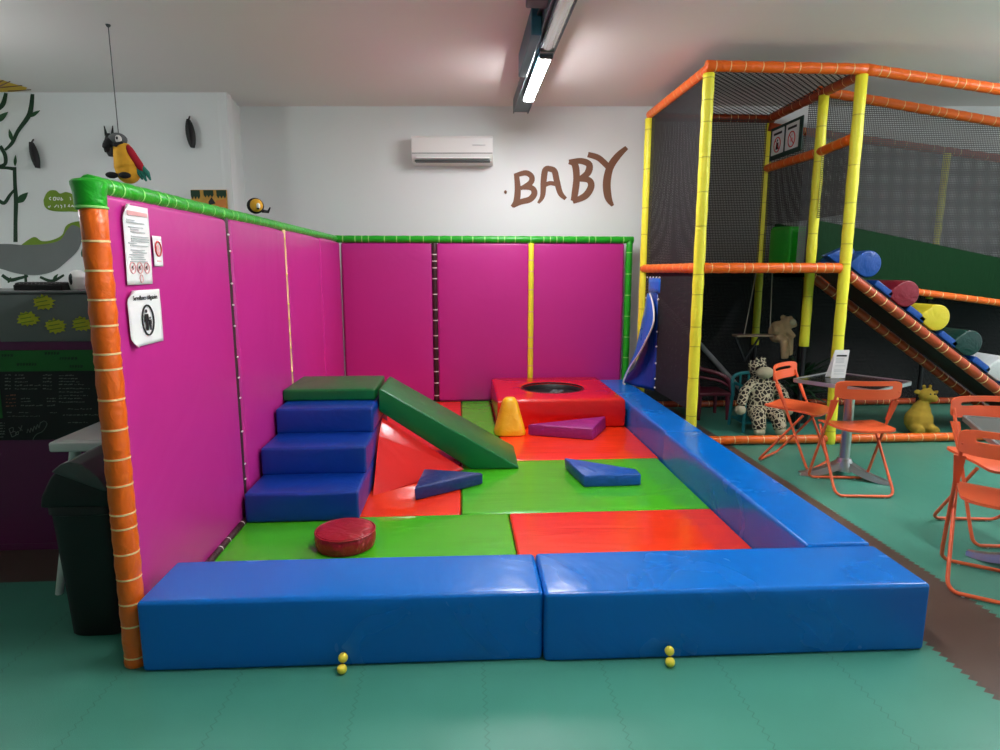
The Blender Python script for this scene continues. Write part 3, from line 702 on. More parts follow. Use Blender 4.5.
net([(XR, 6.6, 1.5), (6.9, 6.6, 1.0), (6.9, 6.62, 2.56), (XR, 6.6, 2.97)], 'net_back')
rebase(t)

# prohibition signs hanging in the frame on a dark green board
o = MB(); o.soft(-0.012, 0.0, -0.32, 0.29, -0.16, 0.155, 0.004)
b = o.build('sign_board', M['sign_green'], None, loc=(XR - 0.03, 6.225, 2.77)); top(b, 'dark green board with two white prohibition notices inside the climbing frame', 'sign')
for i, y in enumerate((0.13, -0.145)):
    mb = MB(); mb.box(-0.016, -0.012, y - 0.118, y + 0.118, -0.115 - 0.0 * i, 0.125); p = mb.build('notice', M['paper'], b, smooth=False)
    mb = MB(); mb.box(-0.018, -0.016, y - 0.08, y + 0.08, 0.072, 0.094); mb.build('heading_bar', M['ink'], p, smooth=False)
    mb = MB(); mb.tube([(-0.017, y + 0.062 * math.cos(2 * PI * k / 24), -0.025 + 0.07 * math.sin(2 * PI * k / 24)) for k in range(24)], 0.006, 6, closed=True)
    mb.tube([(-0.017, y - 0.04, -0.072), (-0.017, y + 0.04, 0.022)], 0.004, 6); mb.build('pictogram', M['red_ink'], p)
    mb = MB(); mb.ball((-0.017, y, 0.015), (0.002, 0.012, 0.012), 10, 6); mb.slab([(-0.02, -0.005), (0.02, -0.005), (0.03, -0.07), (-0.03, -0.07)], (-0.018, y, 0), (0, 1, 0), (0, 0, 1), 0.002) if i == 0 else mb.ball((-0.017, y, -0.03), (0.002, 0.03, 0.02), 10, 6)
    mb.build('pictogram', M['ink'] if i == 0 else M['pink_ink'], p)

# blue flap hung on the pen side of the frame
t = thing('entry_flap', 'blue vinyl flap with white edging hanging over the far blue border block', 'curtain', (1.85, 6.2, 0.29))
ptop = lambda px, py, x: at_x(px, py, x)
def cloth(name, rows, mat, th=0.004):
    mb = MB(); g = [[mb.vert(p) for p in r] for r in rows]
    for a, b in zip(g, g[1:]):
        for i in range(len(a) - 1): mb.face((a[i], a[i + 1], b[i + 1], b[i]))
    o = mb.build(name, mat, t, angle=80); sd = o.modifiers.new('cloth', 'SOLIDIFY'); sd.thickness = th; sd.offset = 0
    return o
NETX = XL - 0.012
def flap_row(y0, y1, z, x0, x1, bow, n=8): return [(x0 + (x1 - x0) * i / n - bow * math.sin(PI * i / n), y0 + (y1 - y0) * i / n, z) for i in range(n + 1)]
cloth('upper_band', [flap_row(6.42, 5.99, z, NETX, NETX, 0.01) for z in (1.43, 1.38, 1.33, 1.28)], M['flap_blue'])
cloth('rear_flap', [flap_row(a, b, z, x0, x1, bo) for (a, b, z, x0, x1, bo) in ((6.40, 6.05, 1.30, NETX, NETX, 0.01), (6.40, 6.03, 1.0, NETX, NETX, 0.012), (6.42, 6.02, 0.7, 1.95, NETX, 0.015), (6.5, 6.02, 0.45, 1.88, NETX, 0.02), (6.55, 6.02, 0.335, 1.80, NETX - 0.01, 0.02), (6.55, 6.02, 0.295, 1.78, NETX - 0.01, 0.02))], M['flap_dark'])
fr = [(6.34, 6.24, 1.27, 1.955, 1.95), (6.36, 6.10, 1.20, 1.945, 1.935), (6.38, 6.00, 1.10, 1.94, 1.925), (6.41, 5.96, 0.98, 1.925, 1.91), (6.42, 6.03, 0.84, 1.905, 1.88), (6.42, 6.15, 0.68, 1.875, 1.845), (6.44, 6.30, 0.52, 1.83, 1.80), (6.47, 6.38, 0.40, 1.79, 1.77), (6.46, 6.41, 0.31, 1.755, 1.75)]
cloth('front_flap', [flap_row(a, b, z, x0, x1, 0.015) for a, b, z, x0, x1 in fr], M['flap_blue'])
mb = MB(); mb.tube(smooth_path([(x1 - 0.004, b, z) for a, b, z, x0, x1 in fr] + [(1.765, 6.40, 0.294)], 4), 0.009, 8); mb.build('white_edging', M['tie_white'], t)
for y, z in [(y, 1.435) for y in (6.40, 6.30, 6.20, 6.10, 6.00)] + [(6.01, z) for z in (1.22, 0.9, 0.75, 0.58, 0.42, 0.33)] + [(6.42, 1.22), (6.42, 1.1)]:
    mb = MB(); mb.ball((NETX - 0.008, y, z), 0.0105, 8, 6); mb.build('tie', M['tie_white'], t)
rebase(t); t.location.y += 0.13

# green slide behind the climbing ramp
t = thing('slide', 'dark green padded slide descending to the right behind the roller ramp', 'slide', (4.6, 5.6, 0))
SY = 5.90
def zt(x): return 2.005 - 0.186 * (x - 3.26)
def zb(x): return 1.43 - 0.125 * (x - 3.4)
mb = MB(); xs = [3.32 + (6.3 - 3.32) * i / 16 for i in range(17)]
for y0, y1 in ((SY, SY + 0.05),):
    rows = []
    for x in xs: rows.append([mb.vert((x, y0, zb(x))), mb.vert((x, y0, zt(x) - 0.01)), mb.vert((x, y0 + 0.012, zt(x))), mb.vert((x, y1 - 0.012, zt(x))), mb.vert((x, y1, zt(x) - 0.01)), mb.vert((x, y1, zb(x)))])
    for a, b in zip(rows, rows[1:]):
        for i in range(6): mb.face((a[i], b[i], b[(i + 1) % 6], a[(i + 1) % 6]))
    mb.face(rows[0]); mb.face(list(reversed(rows[-1])))
o = mb.build('side_wall', M['slide_green'], t)
o2 = bpy.data.objects.new('side_wall', o.data); COL.objects.link(o2); o2.parent = t; o2.location.y = 0.62
mb = MB()
for a, b in zip(xs, xs[1:]):
    mb.add([(a, SY + 0.05, zb(a)), (b, SY + 0.05, zb(b)), (b, SY + 0.62, zb(b)), (a, SY + 0.62, zb(a)), (a, SY + 0.05, zb(a) + 0.05), (b, SY + 0.05, zb(b) + 0.05), (b, SY + 0.62, zb(b) + 0.05), (a, SY + 0.62, zb(a) + 0.05)], [(0, 3, 2, 1), (4, 5, 6, 7), (0, 1, 5, 4), (3, 7, 6, 2)])
mb.build('slide_bed', M['slide_green'], t, smooth=False)
padded_tube('lower_tube', (3.35, SY - 0.045, 1.435), (6.3, SY - 0.045, 1.065), 0.034, TM, t, 0.12, 61, 0.004)
padded_tube('leg', (5.9, SY + 0.3, 0.0), (5.9, SY + 0.3, 1.1), 0.04, [M['rust'], M['tie_pale']], t, 0.2, 62)
padded_tube('leg', (3.5, SY + 0.3, 0.0), (3.5, SY + 0.3, 1.42), 0.03, [M['pole'], M['pole']], t, 0.2, 63)
rebase(t)
bpy.context.view_layer.update(); o2.location = (0, 0.62, 0)
# bright green tub at the mouth of the slide
t = thing('slide_mouth', 'bright green plastic tub at the top of the slide beside the yellow posts', 'slide mouth', (3.5, 6.25, ZD))
mb = MB(); mb.soft(3.26, 3.80, 6.12, 6.16, 1.56, 1.90, 0.02, 0.01); mb.build('front_wall', M['tub_green'], t)
mb = MB(); mb.soft(3.25, 3.29, 6.12, 6.52, 1.56, 1.93, 0.02, 0.01); mb.build('side_wall', M['tub_green'], t)
mb = MB(); mb.soft(3.26, 3.82, 6.48, 6.52, 1.56, 1.95, 0.02, 0.01); mb.build('rear_wall', M['tub_green'], t)
mb = MB(); mb.soft(3.24, 3.84, 6.10, 6.54, 1.50, 1.57, 0.02); mb.build('tub_floor', M['tub_green'], t)
rebase(t)

# roller ramp
t = thing('roller_ramp', 'steep climbing ramp with coloured teardrop rollers between rust brown tubes', 'climbing ramp', (5.6, 5.5, 0))
RX0, RZ0, RS = 3.30, 1.468, -0.687
def rz_(x): return RZ0 + RS * (x - RX0)
XE = 5.38
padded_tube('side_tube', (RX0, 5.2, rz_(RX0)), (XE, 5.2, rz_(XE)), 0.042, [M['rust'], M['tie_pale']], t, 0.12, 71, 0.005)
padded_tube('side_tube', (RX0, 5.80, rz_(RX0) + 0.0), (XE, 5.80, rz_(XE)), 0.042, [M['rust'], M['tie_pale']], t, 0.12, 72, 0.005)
ang = math.atan(RS); ux, uz = math.cos(ang), math.sin(ang); nx, nz_ = -uz, ux
def on_ramp(s, h): return (RX0 + ux * s + nx * h, rz_(RX0) + uz * s + nz_ * h)
L = (XE - RX0) / ux
pr = [on_ramp(0, 0.035), on_ramp(L, 0.035), on_ramp(L, 0.075), on_ramp(0, 0.075)]
o = prism('ramp_board', pr, 'y', 5.25, 5.75, M['deck_dark'], 0.005, t)
def drop(s, col, r=0.115, y0=5.235, y1=5.76):
    pts = [(s + 0.035 + r * math.cos(2 * PI * k / 28), 0.19 + r * math.sin(2 * PI * k / 28)) for k in range(28)]
    base = [(s - 0.12, 0.078), (s + 0.05, 0.078)]
    hp = pts + base
    # convex outline
    hp = sorted(set((round(a, 4), round(b, 4)) for a, b in hp))
    def half(q):
        h = []
        for p in q:
            while len(h) > 1 and (h[-1][0] - h[-2][0]) * (p[1] - h[-2][1]) - (h[-1][1] - h[-2][1]) * (p[0] - h[-2][0]) <= 0: h.pop()
            h.append(p)
        return h[:-1]
    hp = half(hp) + half(hp[::-1])
    o = prism('roller', [on_ramp(*p) for p in hp], 'y', y0, y1, M[col], 0.014, t)
    return o
for s, col, w in ((0.08, 'roll_blue', 'blue'), (0.53, 'roll_red', 'dark red'), (0.90, 'roll_yellow', 'yellow'), (1.30, 'roll_green', 'dark green'), (1.72, 'roll_white', 'white'), (2.12, 'roll_blue', 'blue')):
    drop(s, col)['label'] = w + ' teardrop roller'
for s in (0.27, 0.66, 1.05, 1.46, 1.9):
    q = [on_ramp(s, 0.076), on_ramp(s + 0.2, 0.076), on_ramp(s + 0.2, 0.135), on_ramp(s, 0.135)]
    prism('pad', q, 'y', 5.235, 5.76, M['roll_blue'], 0.012, t)['label'] = 'blue pad between rollers'
drop(-0.06, 'roll_blue', 0.07, 5.36, 5.46)['label'] = 'blue roller at the top of the ramp on the deck'
rebase(t)

# ================================================================== toys under the deck
t = thing('plush_giraffe', 'big spotted plush giraffe sitting on a teal chair under the climbing frame', 'plush toy', (2.87, 5.66, 0))
def gbody(mb):
    mb.ball((2.88, 5.62, 0.30), (0.135, 0.12, 0.21)); mb.ball((2.87, 5.62, 0.46), (0.10, 0.09, 0.10))
    mb.ball((2.84, 5.61, 0.60), (0.085, 0.085, 0.085)); mb.ball((2.77, 5.61, 0.64), (0.03, 0.02, 0.045)); mb.ball((2.90, 5.62, 0.67), (0.025, 0.02, 0.04)); mb.ball((2.82, 5.61, 0.685), (0.015, 0.015, 0.035)); mb.ball((2.87, 5.61, 0.69), (0.015, 0.015, 0.035))
    mb.tube([(2.80, 5.58, 0.47), (2.70, 5.55, 0.40), (2.655, 5.52, 0.27)], [0.055, 0.05, 0.045], 12)
    mb.tube([(2.96, 5.58, 0.47), (3.06, 5.55, 0.38), (3.09, 5.50, 0.26)], [0.055, 0.05, 0.045], 12)
    mb.tube([(2.81, 5.57, 0.20), (2.80, 5.46, 0.18), (2.80, 5.42, 0.06)], [0.075, 0.07, 0.06], 12)
    mb.tube([(2.95, 5.57, 0.20), (2.98, 5.46, 0.18), (3.0, 5.42, 0.06)], [0.075, 0.07, 0.06], 12)
fuse('spotted_body', gbody, M['spotted'], 0.012, t)
mb = MB(); mb.ball((2.87, 5.53, 0.575), (0.085, 0.06, 0.055), 16, 10); mb.build('muzzle', M['plush_muzzle'], t)
for x, y, z in ((2.652, 5.515, 0.23), (3.093, 5.495, 0.22), (2.80, 5.415, 0.045), (3.0, 5.415, 0.045)):
    mb = MB(); mb.ball((x, y, z), (0.052, 0.05, 0.048 if z > 0.1 else 0.044), 12, 8); mb.build('paw', M['plush_muzzle'], t)
for x in (2.815, 2.87): 
    mb = MB(); mb.ball((x, 5.53, 0.63), 0.012, 8, 6); mb.build('eye', M['black'], t)
rebase(t); t.location.x -= 0.07
t = thing('child_chair', 'teal plastic child chair under the spotted plush giraffe', 'chair', (2.88, 5.68, 0))
def childchair(x, y, mat, w=0.17, sh=0.12, bh=0.52, face=-1):
    for sx in (-1, 1):
        mb = MB(); mb.tube([(x + sx * w, y + face * 0.15, 0), (x + sx * w * 0.95, y + face * 0.13, 0.40), (x + sx * w * 0.95, y + face * 0.08, 0.425), (x + sx * w * 0.95, y - face * 0.10, 0.43)], 0.016, 8); mb.build('leg', mat, t)
        mb = MB(); mb.tube([(x + sx * w, y - face * 0.17, 0), (x + sx * w * 0.95, y - face * 0.13, 0.43)], 0.016, 8); mb.build('leg', mat, t)
    mb = MB(); mb.soft(x - w, x + w, y - 0.14, y + 0.14, sh - 0.02, sh, 0.01); mb.build('seat', mat, t)
    mb = MB(); mb.tube(smooth_path([(x - w * 0.95, y - face * 0.13, 0.3), (x - w * 0.95, y - face * 0.15, bh - 0.04), (x, y - face * 0.17, bh), (x + w * 0.95, y - face * 0.15, bh - 0.04), (x + w * 0.95, y - face * 0.13, 0.3)], 5), 0.017, 8)
    for k in (-1, 0, 1): mb.tube([(x + k * w * 0.5, y - face * 0.14, sh), (x + k * w * 0.5, y - face * 0.165, bh - 0.02)], 0.012, 6)
    mb.build('backrest', mat, t)
childchair(2.88, 5.70, M['teal_plastic'], sh=0.10); rebase(t); t.location.x -= 0.07
t = thing('child_chair', 'dark maroon plastic armchair in the shade left of the spotted plush giraffe', 'chair', (2.55, 6.3, 0))
mt = M['maroon']; x, y = 2.56, 6.25
mb = MB(); mb.tube(smooth_path([(x - 0.15, y - 0.17, 0.0), (x - 0.16, y - 0.16, 0.30), (x - 0.17, y - 0.12, 0.54), (x - 0.13, y - 0.13, 0.52), (x + 0.03, y - 0.18, 0.48), (x + 0.12, y - 0.2, 0.42), (x + 0.17, y - 0.2, 0.3)], 4), 0.02, 8); mb.build('backrest', mt, t)
mb = MB(); mb.tube(smooth_path([(x - 0.15, y - 0.15, 0.44), (x + 0.03, y - 0.2, 0.41), (x + 0.12, y - 0.21, 0.36)], 4), 0.014, 8); mb.build('back_rail', mt, t)
mb = MB(); mb.soft(x - 0.17, x + 0.17, y - 0.2, y + 0.16, 0.25, 0.285, 0.014); mb.build('seat', mt, t)
for sx, sy in ((-0.15, -0.18), (0.15, -0.18), (-0.15, 0.14), (0.15, 0.14)):
    mb = MB(); mb.tube([(x + sx, y + sy, 0), (x + sx * 0.95, y + sy * 0.95, 0.255)], [0.018, 0.022], 8); mb.build('leg', mt, t)
rebase(t)
t = thing('plush_giraffe', 'small mustard plush giraffe on the floor behind the orange floor beam', 'plush toy', (4.32, 5.42, 0))
def sbody(mb):
    mb.ball((4.33, 5.42, 0.13), (0.125, 0.11, 0.13)); mb.ball((4.34, 5.42, 0.22), (0.085, 0.08, 0.09)); mb.tube([(4.34, 5.42, 0.2), (4.35, 5.41, 0.31)], [0.075, 0.05], 12); mb.ball((4.37, 5.40, 0.37), (0.075, 0.07, 0.06)); mb.ball((4.405, 5.37, 0.345), (0.045, 0.05, 0.035))
    for x in (4.34, 4.40): mb.tube([(x, 5.41, 0.40), (x, 5.41, 0.45)], 0.011, 8); mb.ball((x, 5.41, 0.452), 0.018)
    mb.ball((4.28, 5.41, 0.40), (0.035, 0.015, 0.025)); mb.ball((4.46, 5.41, 0.395), (0.03, 0.015, 0.022))
    for x in (4.26, 4.40): mb.tube([(x, 5.38, 0.07), (x, 5.28, 0.05)], [0.05, 0.045], 10)
fuse('plush_body', sbody, M['plush_mustard'], 0.010, t)
for x in (4.355, 4.395):
    mb = MB(); mb.ball((x, 5.34, 0.39), 0.008, 8, 6); mb.build('eye', M['black'], t)
rebase(t); t.location.x -= 0.08
# swing with plush monkey
t = thing('toy_swing', 'small wooden swing hung on ropes below the deck', 'swing', (2.93, 5.95, 0.86))
mb = MB(); mb.soft(2.68, 3.05, 5.90, 6.02, 0.865, 0.885, 0.006); mb.build('swing_seat', M['wood'], t)
for a, b in (((2.86, 5.96, ZD - 0.04), (2.78, 5.96, 0.88)), ((3.02, 5.96, ZD - 0.04), (3.04, 5.96, 0.88))):
    mb = MB(); mb.tube([a, b], 0.006, 6); mb.build('rope', M['rope'], t)
mb = MB(); mb.tube([(2.69, 5.96, 0.865), (2.80, 5.96, 0.63)], 0.012, 6); mb.tube([(2.80, 5.96, 0.63), (2.94, 5.96, 0.865)], 0.012, 6); mb.build('brace', M['pole'], t)
rebase(t)
t = thing('plush_monkey', 'tan plush monkey sitting on the toy swing below the deck', 'plush toy', (3.1, 5.95, 0.885))
def mbody(mb):
    mb.ball((3.11, 5.96, 0.91), (0.085, 0.075, 0.11)); mb.ball((3.20, 5.93, 1.0), (0.068, 0.07, 0.065)); mb.ball((3.245, 5.90, 0.985), (0.03, 0.035, 0.03)); mb.ball((3.15, 5.94, 1.05), (0.03, 0.015, 0.03)); mb.ball((3.24, 5.96, 1.04), (0.025, 0.015, 0.03))
    mb.tube([(3.10, 5.90, 0.86), (3.13, 5.84, 0.83), (3.14, 5.83, 0.66)], [0.05, 0.045, 0.035], 10); mb.tube([(3.15, 5.96, 0.86), (3.22, 5.92, 0.82), (3.23, 5.92, 0.68)], [0.05, 0.045, 0.035], 10)
    mb.tube([(3.06, 5.90, 0.97), (3.05, 5.86, 0.90)], [0.035, 0.03], 10); mb.tube([(3.17, 5.92, 0.95), (3.24, 5.87, 0.86)], [0.035, 0.028], 10)
fuse('plush_body', mbody, M['plush_tan'], 0.010, t)
mb = MB(); mb.ball((3.215, 5.87, 1.01), (0.035, 0.022, 0.03), 12, 8); mb.build('face', M['plush_muzzle'], t)
rebase(t)
# artificial plant
t = thing('potted_plant', 'dark leafy plant in a pot below the yellow post behind the chairs', 'plant', (3.24, 5.5, 0))
mb = MB(); mb.lathe([(0.09, 0), (0.12, 0.2), (0.125, 0.21), (0.11, 0.21), (0.1, 0.18), (0, 0.18)], (3.38, 5.95, 0.0), 20); mb.build('pot', M['black'], t)
mb = MB(); rnd = random.Random(5)
for i in range(70):
    a = rnd.uniform(0, 2 * PI); ln = rnd.uniform(0.25, 0.5); el = rnd.uniform(0.35, 1.3); w = rnd.uniform(0.02, 0.035)
    base = Vector((3.38, 5.95, 0.2 + rnd.uniform(0, 0.25))); d = Vector((math.cos(a) * math.cos(el), math.sin(a) * math.cos(el) * 0.7, math.sin(el))); sd = Vector((-math.sin(a), math.cos(a), 0))
    prev = None
    for k in range(6):
        u = k / 5; p = base + d * ln * u + Vector((0, 0, -0.22 * ln * u * u * 1.5)); ww = w * math.sin(PI * min(0.98, u * 0.9 + 0.08))
        c = (mb.vert(p - sd * ww), mb.vert(p + Vector((0, 0, 0.006))), mb.vert(p + sd * ww))
        if prev: mb.face((prev[0], prev[1], c[1], c[0])); mb.face((prev[1], prev[2], c[2], c[1]))
        prev = c
mb.build('foliage', M['foliage'], t); rebase(t)

# ================================================================== orange folding chairs
def slot_plate(mb, W, H, sw, shh, zc_slot, f, r=0.03, rs=0.012, th=0.010, N=48):
    """plate with a rounded slot; f maps (u,v) to a point, nrm gives thickness direction"""
    def rr(w, h, r, cz):
        out = []
        for k in range(N):
            a = 2 * PI * k / N; c_, s_ = math.cos(a), math.sin(a)
            e = 6.0; q = (abs(c_) ** e + abs(s_) ** e) ** (-1 / e); out.append((w / 2 * q * c_, cz + h / 2 * q * s_))
        return out
    O = rr(W, H, r, 0); I = rr(sw, shh, rs, zc_slot); R = []
    for off in (0, th):
        R.append([mb.vert(f(u, v, off)) for u, v in O]); R.append([mb.vert(f(u, v, off)) for u, v in I])
    for j in range(N):
        k = (j + 1) % N
        mb.face((R[0][j], R[0][k], R[1][k], R[1][j])); mb.face((R[2][k], R[2][j], R[3][j], R[3][k]))
        mb.face((R[0][k], R[0][j], R[2][j], R[2][k])); mb.face((R[1][j], R[1][k], R[3][k], R[3][j]))
def make_chair(label, loc, rz):
    t = thing('folding_chair', label, 'chair', loc, rz, 'orange folding chairs')
    om = M['chair_orange']; r = 0.0095; w = 0.207
    # back frame: floor bar at the front, rising backwards to the backrest
    def loop(y0, z0, yt, zt_, hw, hwt):
        c = 0.045; pts = [(-hwt, yt, zt_), (-hw, y0 + (yt - y0) * 0.12, z0 + (zt_ - z0) * 0.12)]
        f = (zt_ - z0); cu = c / f
        for k in range(1, 6):
            a = PI / 2 * k / 5; pts.append((-hw + c * (1 - math.cos(a)), y0 + (yt - y0) * cu * (1 - math.sin(a)), z0 + c * (1 - math.sin(a))))
        return pts + [(-p[0], p[1], p[2]) for p in reversed(pts)]
    mb = MB(); mb.tube(loop(0.195, r + 0.004, -0.112, 0.718, w, 0.197), r, 10); mb.build('back_frame', om, t)
    mb = MB(); mb.tube(loop(-0.195, r + 0.004, 0.12, 0.43, w - 0.014, w - 0.022), r, 10); mb.build('seat_frame', om, t)
    for y in (0.195, -0.195):
        for x in (-0.13, 0.13):
            mb = MB(); mb.lathe([(0.006, 0), (0.008, 0.004), (0.007, 0.012)], (x, y, 0), 8); mb.build('foot_stud', M['white'], t)
    # backrest: curved plate with a slot, legs of the plate run down the tubes
    def fb(u, v, off):
        return (u, -0.118 - 0.06 * (v + 0.07) - 0.035 * (1 - (u / 0.215) ** 2) - off + 0.02, 0.722 + v)
    mb = MB(); slot_plate(mb, 0.43, 0.125, 0.30, 0.026, 0.018, fb)
    for s in (-1, 1):
        q = []
        for k in range(6):
            v = -0.055 - 0.15 * k / 5; ww = 0.024 - 0.012 * k / 5; yc = -0.098 + 0.15 * 0.43 * k / 5 + 0.055 * 0.43; xc = s * (0.199 - 0.002 * k / 5)
            q.append([mb.vert((xc - ww, yc, 0.70 + v)), mb.vert((xc + ww, yc, 0.70 + v)), mb.vert((xc + ww, yc - 0.014, 0.70 + v)), mb.vert((xc - ww, yc - 0.014, 0.70 + v))])
        for a, b in zip(q, q[1:]):
            for j in range(4): mb.face((a[j], a[(j + 1) % 4], b[(j + 1) % 4], b[j]))
        mb.face(q[0]); mb.face(list(reversed(q[-1])))
    mb.build('backrest', om, t, angle=50)
    mb = MB(); n = 12; g = []
    def seat(u, v, off):
        x = (u - 0.5) * 2; hw = 0.184 + 0.004 * v; y = -0.195 + 0.40 * v
        cr = 1 - 0.10 * (abs(x) ** 6) * (abs(2 * v - 1) ** 6)
        return (x * hw * cr, (y - 0.005) * cr + 0.005, 0.448 - off + 0.012 * x * x - 0.02 * max(0, v - 0.72) * 3 * max(0, v - 0.72) * 10 * 0.3 + 0.012 * (1 - v))
    for off in (0, 0.014): g.append([[mb.vert(seat(i / n, j / n, off)) for j in range(n + 1)] for i in range(n + 1)])
    for i in range(n):
        for j in range(n):
            a, b = g; mb.face((a[i][j], a[i + 1][j], a[i + 1][j + 1], a[i][j + 1])); mb.face((b[i][j], b[i][j + 1], b[i + 1][j + 1], b[i + 1][j]))
    a, b = g
    for i in range(n):
        mb.face((a[i][0], b[i][0], b[i + 1][0], a[i + 1][0])); mb.face((a[i][n], a[i + 1][n], b[i + 1][n], b[i][n]))
        mb.face((a[0][i], a[0][i + 1], b[0][i + 1], b[0][i])); mb.face((a[n][i], b[n][i], b[n][i + 1], a[n][i + 1]))
    mb.build('seat', om, t, angle=50)
    return t
proto = make_chair('orange folding chair with its back to the viewer at the far bistro table', (2.71, 4.025, 0), math.radians(-6))
def copy_tree(o, parent=None):
    c = o.copy(); COL.objects.link(c)
    if parent: c.parent = parent
    for ch in o.children: copy_tree(ch, c)
    return c
for label, loc, rz in (('orange folding chair seen from its side, left of the far bistro table', (2.62, 4.63, 0), math.radians(-140)),
                       ('orange folding chair facing the viewer behind the near bistro table', (3.025, 3.23, 0), math.radians(173)),
                       ('nearest orange folding chair, turned to the right and cut by the frame edge', (2.545, 2.64, 0), math.radians(-37))):
    c = copy_tree(proto); c['label'] = label; c.location = loc; c.rotation_euler.z = rz

# ------------------------------------------------------------------ bistro tables
def table(label, loc, rz, tm, arms, s=0.66):
    t = thing('bistro_table', label, 'table', loc, rz)
    mb = MB(); mb.soft(-s / 2 + 0.012, s / 2 - 0.012, -s / 2 + 0.012, s / 2 - 0.012, 0.708, 0.722, 0.005); mb.build('table_top', tm, t)
    mb = MB(); h = s / 2
    c = 0.035; pts = []
    for (sx, sy, a0) in ((1, 1, 0), (-1, 1, 90), (-1, -1, 180), (1, -1, 270)):
        for k in range(5):
            a = math.radians(a0 + 90 * k / 4); pts.append((sx * (h - c) + c * math.cos(a), sy * (h - c) + c * math.sin(a)))
    q = []
    for ins, z in ((0, 0.70), (0, 0.726), (0.014, 0.726), (0.014, 0.70)): q.append([mb.vert((x * (1 - ins / h), y * (1 - ins / h), z)) for x, y in pts])
    for i in range(4):
        a, b = q[i], q[(i + 1) % 4]
        for j in range(len(pts)): mb.face((a[j], a[(j + 1) % len(pts)], b[(j + 1) % len(pts)], b[j]))
    mb.build('rim', M['alu'], t)
    mb = MB(); mb.lathe([(0.04, 0.10), (0.034, 0.14), (0.033, 0.66), (0.05, 0.69), (0.12, 0.70)], (0, 0, 0), 20); mb.build('column', M['alu'], t)
    mb = MB()
    for a in arms:
        a = math.radians(a) - rz; ca, sa = math.cos(a), math.sin(a); rows = []
        for k in range(9):
            u = k / 8; d = 0.0 + 0.31 * u; w = 0.055 - 0.03 * u; z1 = 0.115 * (1 - u) ** 1.6 + 0.028; z0 = max(0.004, z1 - 0.05 + 0.02 * u) * (1 - u) ** 0.3 if u < 1 else 0.004
            rows.append([mb.vert((d * ca - sgn * w * ww * sa, d * sa + sgn * w * ww * ca, z)) for sgn, ww, z in ((-1, 1, z0), (1, 1, z0), (1, 0.7, z1), (-1, 0.7, z1))])
        for p, qn in zip(rows, rows[1:]):
            for j in range(4): mb.face((p[j], p[(j + 1) % 4], qn[(j + 1) % 4], qn[j]))
        mb.face(rows[-1]); mb.face(list(reversed(rows[0])))
    mb.lathe([(0.0, 0.04), (0.06, 0.05), (0.062, 0.10), (0.045, 0.145), (0, 0.146)], (0, 0, 0), 20)
    mb.build('foot_base', M['alu'], t, angle=35)
    return t
table('square bistro table with a white menu card, before the yellow corner post', (2.81, 4.27, 0), math.radians(33), M['table_dark'], (170, -42, 64), 0.58)
table('square grey bistro table cut by the right edge of the view', (2.86, 2.72, 0), math.radians(-28), M['table_grey'], (122, 2, -118))
t = thing('menu_card', 'white menu card standing on the far bistro table', 'menu card', (2.77, 4.35, 0.726))
axv = Vector((0.94, -0.05, 0)).normalized(); lean = Vector((0.12, 0.05, 1)).normalized(); o0 = Vector((2.70, 4.35, 0.726))
mb = MB(); mb.slab([(0, 0), (0.105, 0), (0.105, 0.205), (0, 0.205)], o0, axv, lean, 0.002); mb.build('front_leaf', M['paper'], t, smooth=False)
mb = MB(); mb.slab([(0, 0), (0.105, 0), (0.105, 0.215), (0, 0.215)], o0 + Vector((0, 0.07, 0)), axv, Vector((0.12, -0.27, 1)).normalized(), 0.002); mb.build('rear_leaf', M['paper'], t, smooth=False)
mb = MB(); fo = o0 + Vector((0, -0.0035, 0))
def cardbar(x0, x1, z0, z1): mb.slab([(x0, z0), (x1, z0), (x1, z1), (x0, z1)], fo, axv, lean, 0.001)
cardbar(0.015, 0.088, 0.160, 0.172); mb.build('heading_bar', M['ink'], t, smooth=False)
mb = MB()
for z in (0.145, 0.135, 0.125, 0.115, 0.09, 0.06, 0.05, 0.03): cardbar(0.015, 0.075 if int(z * 1000) % 2 else 0.09, z, z + 0.003)
mb.build('small_print', M['grey_ink'], t, smooth=False)
rebase(t)

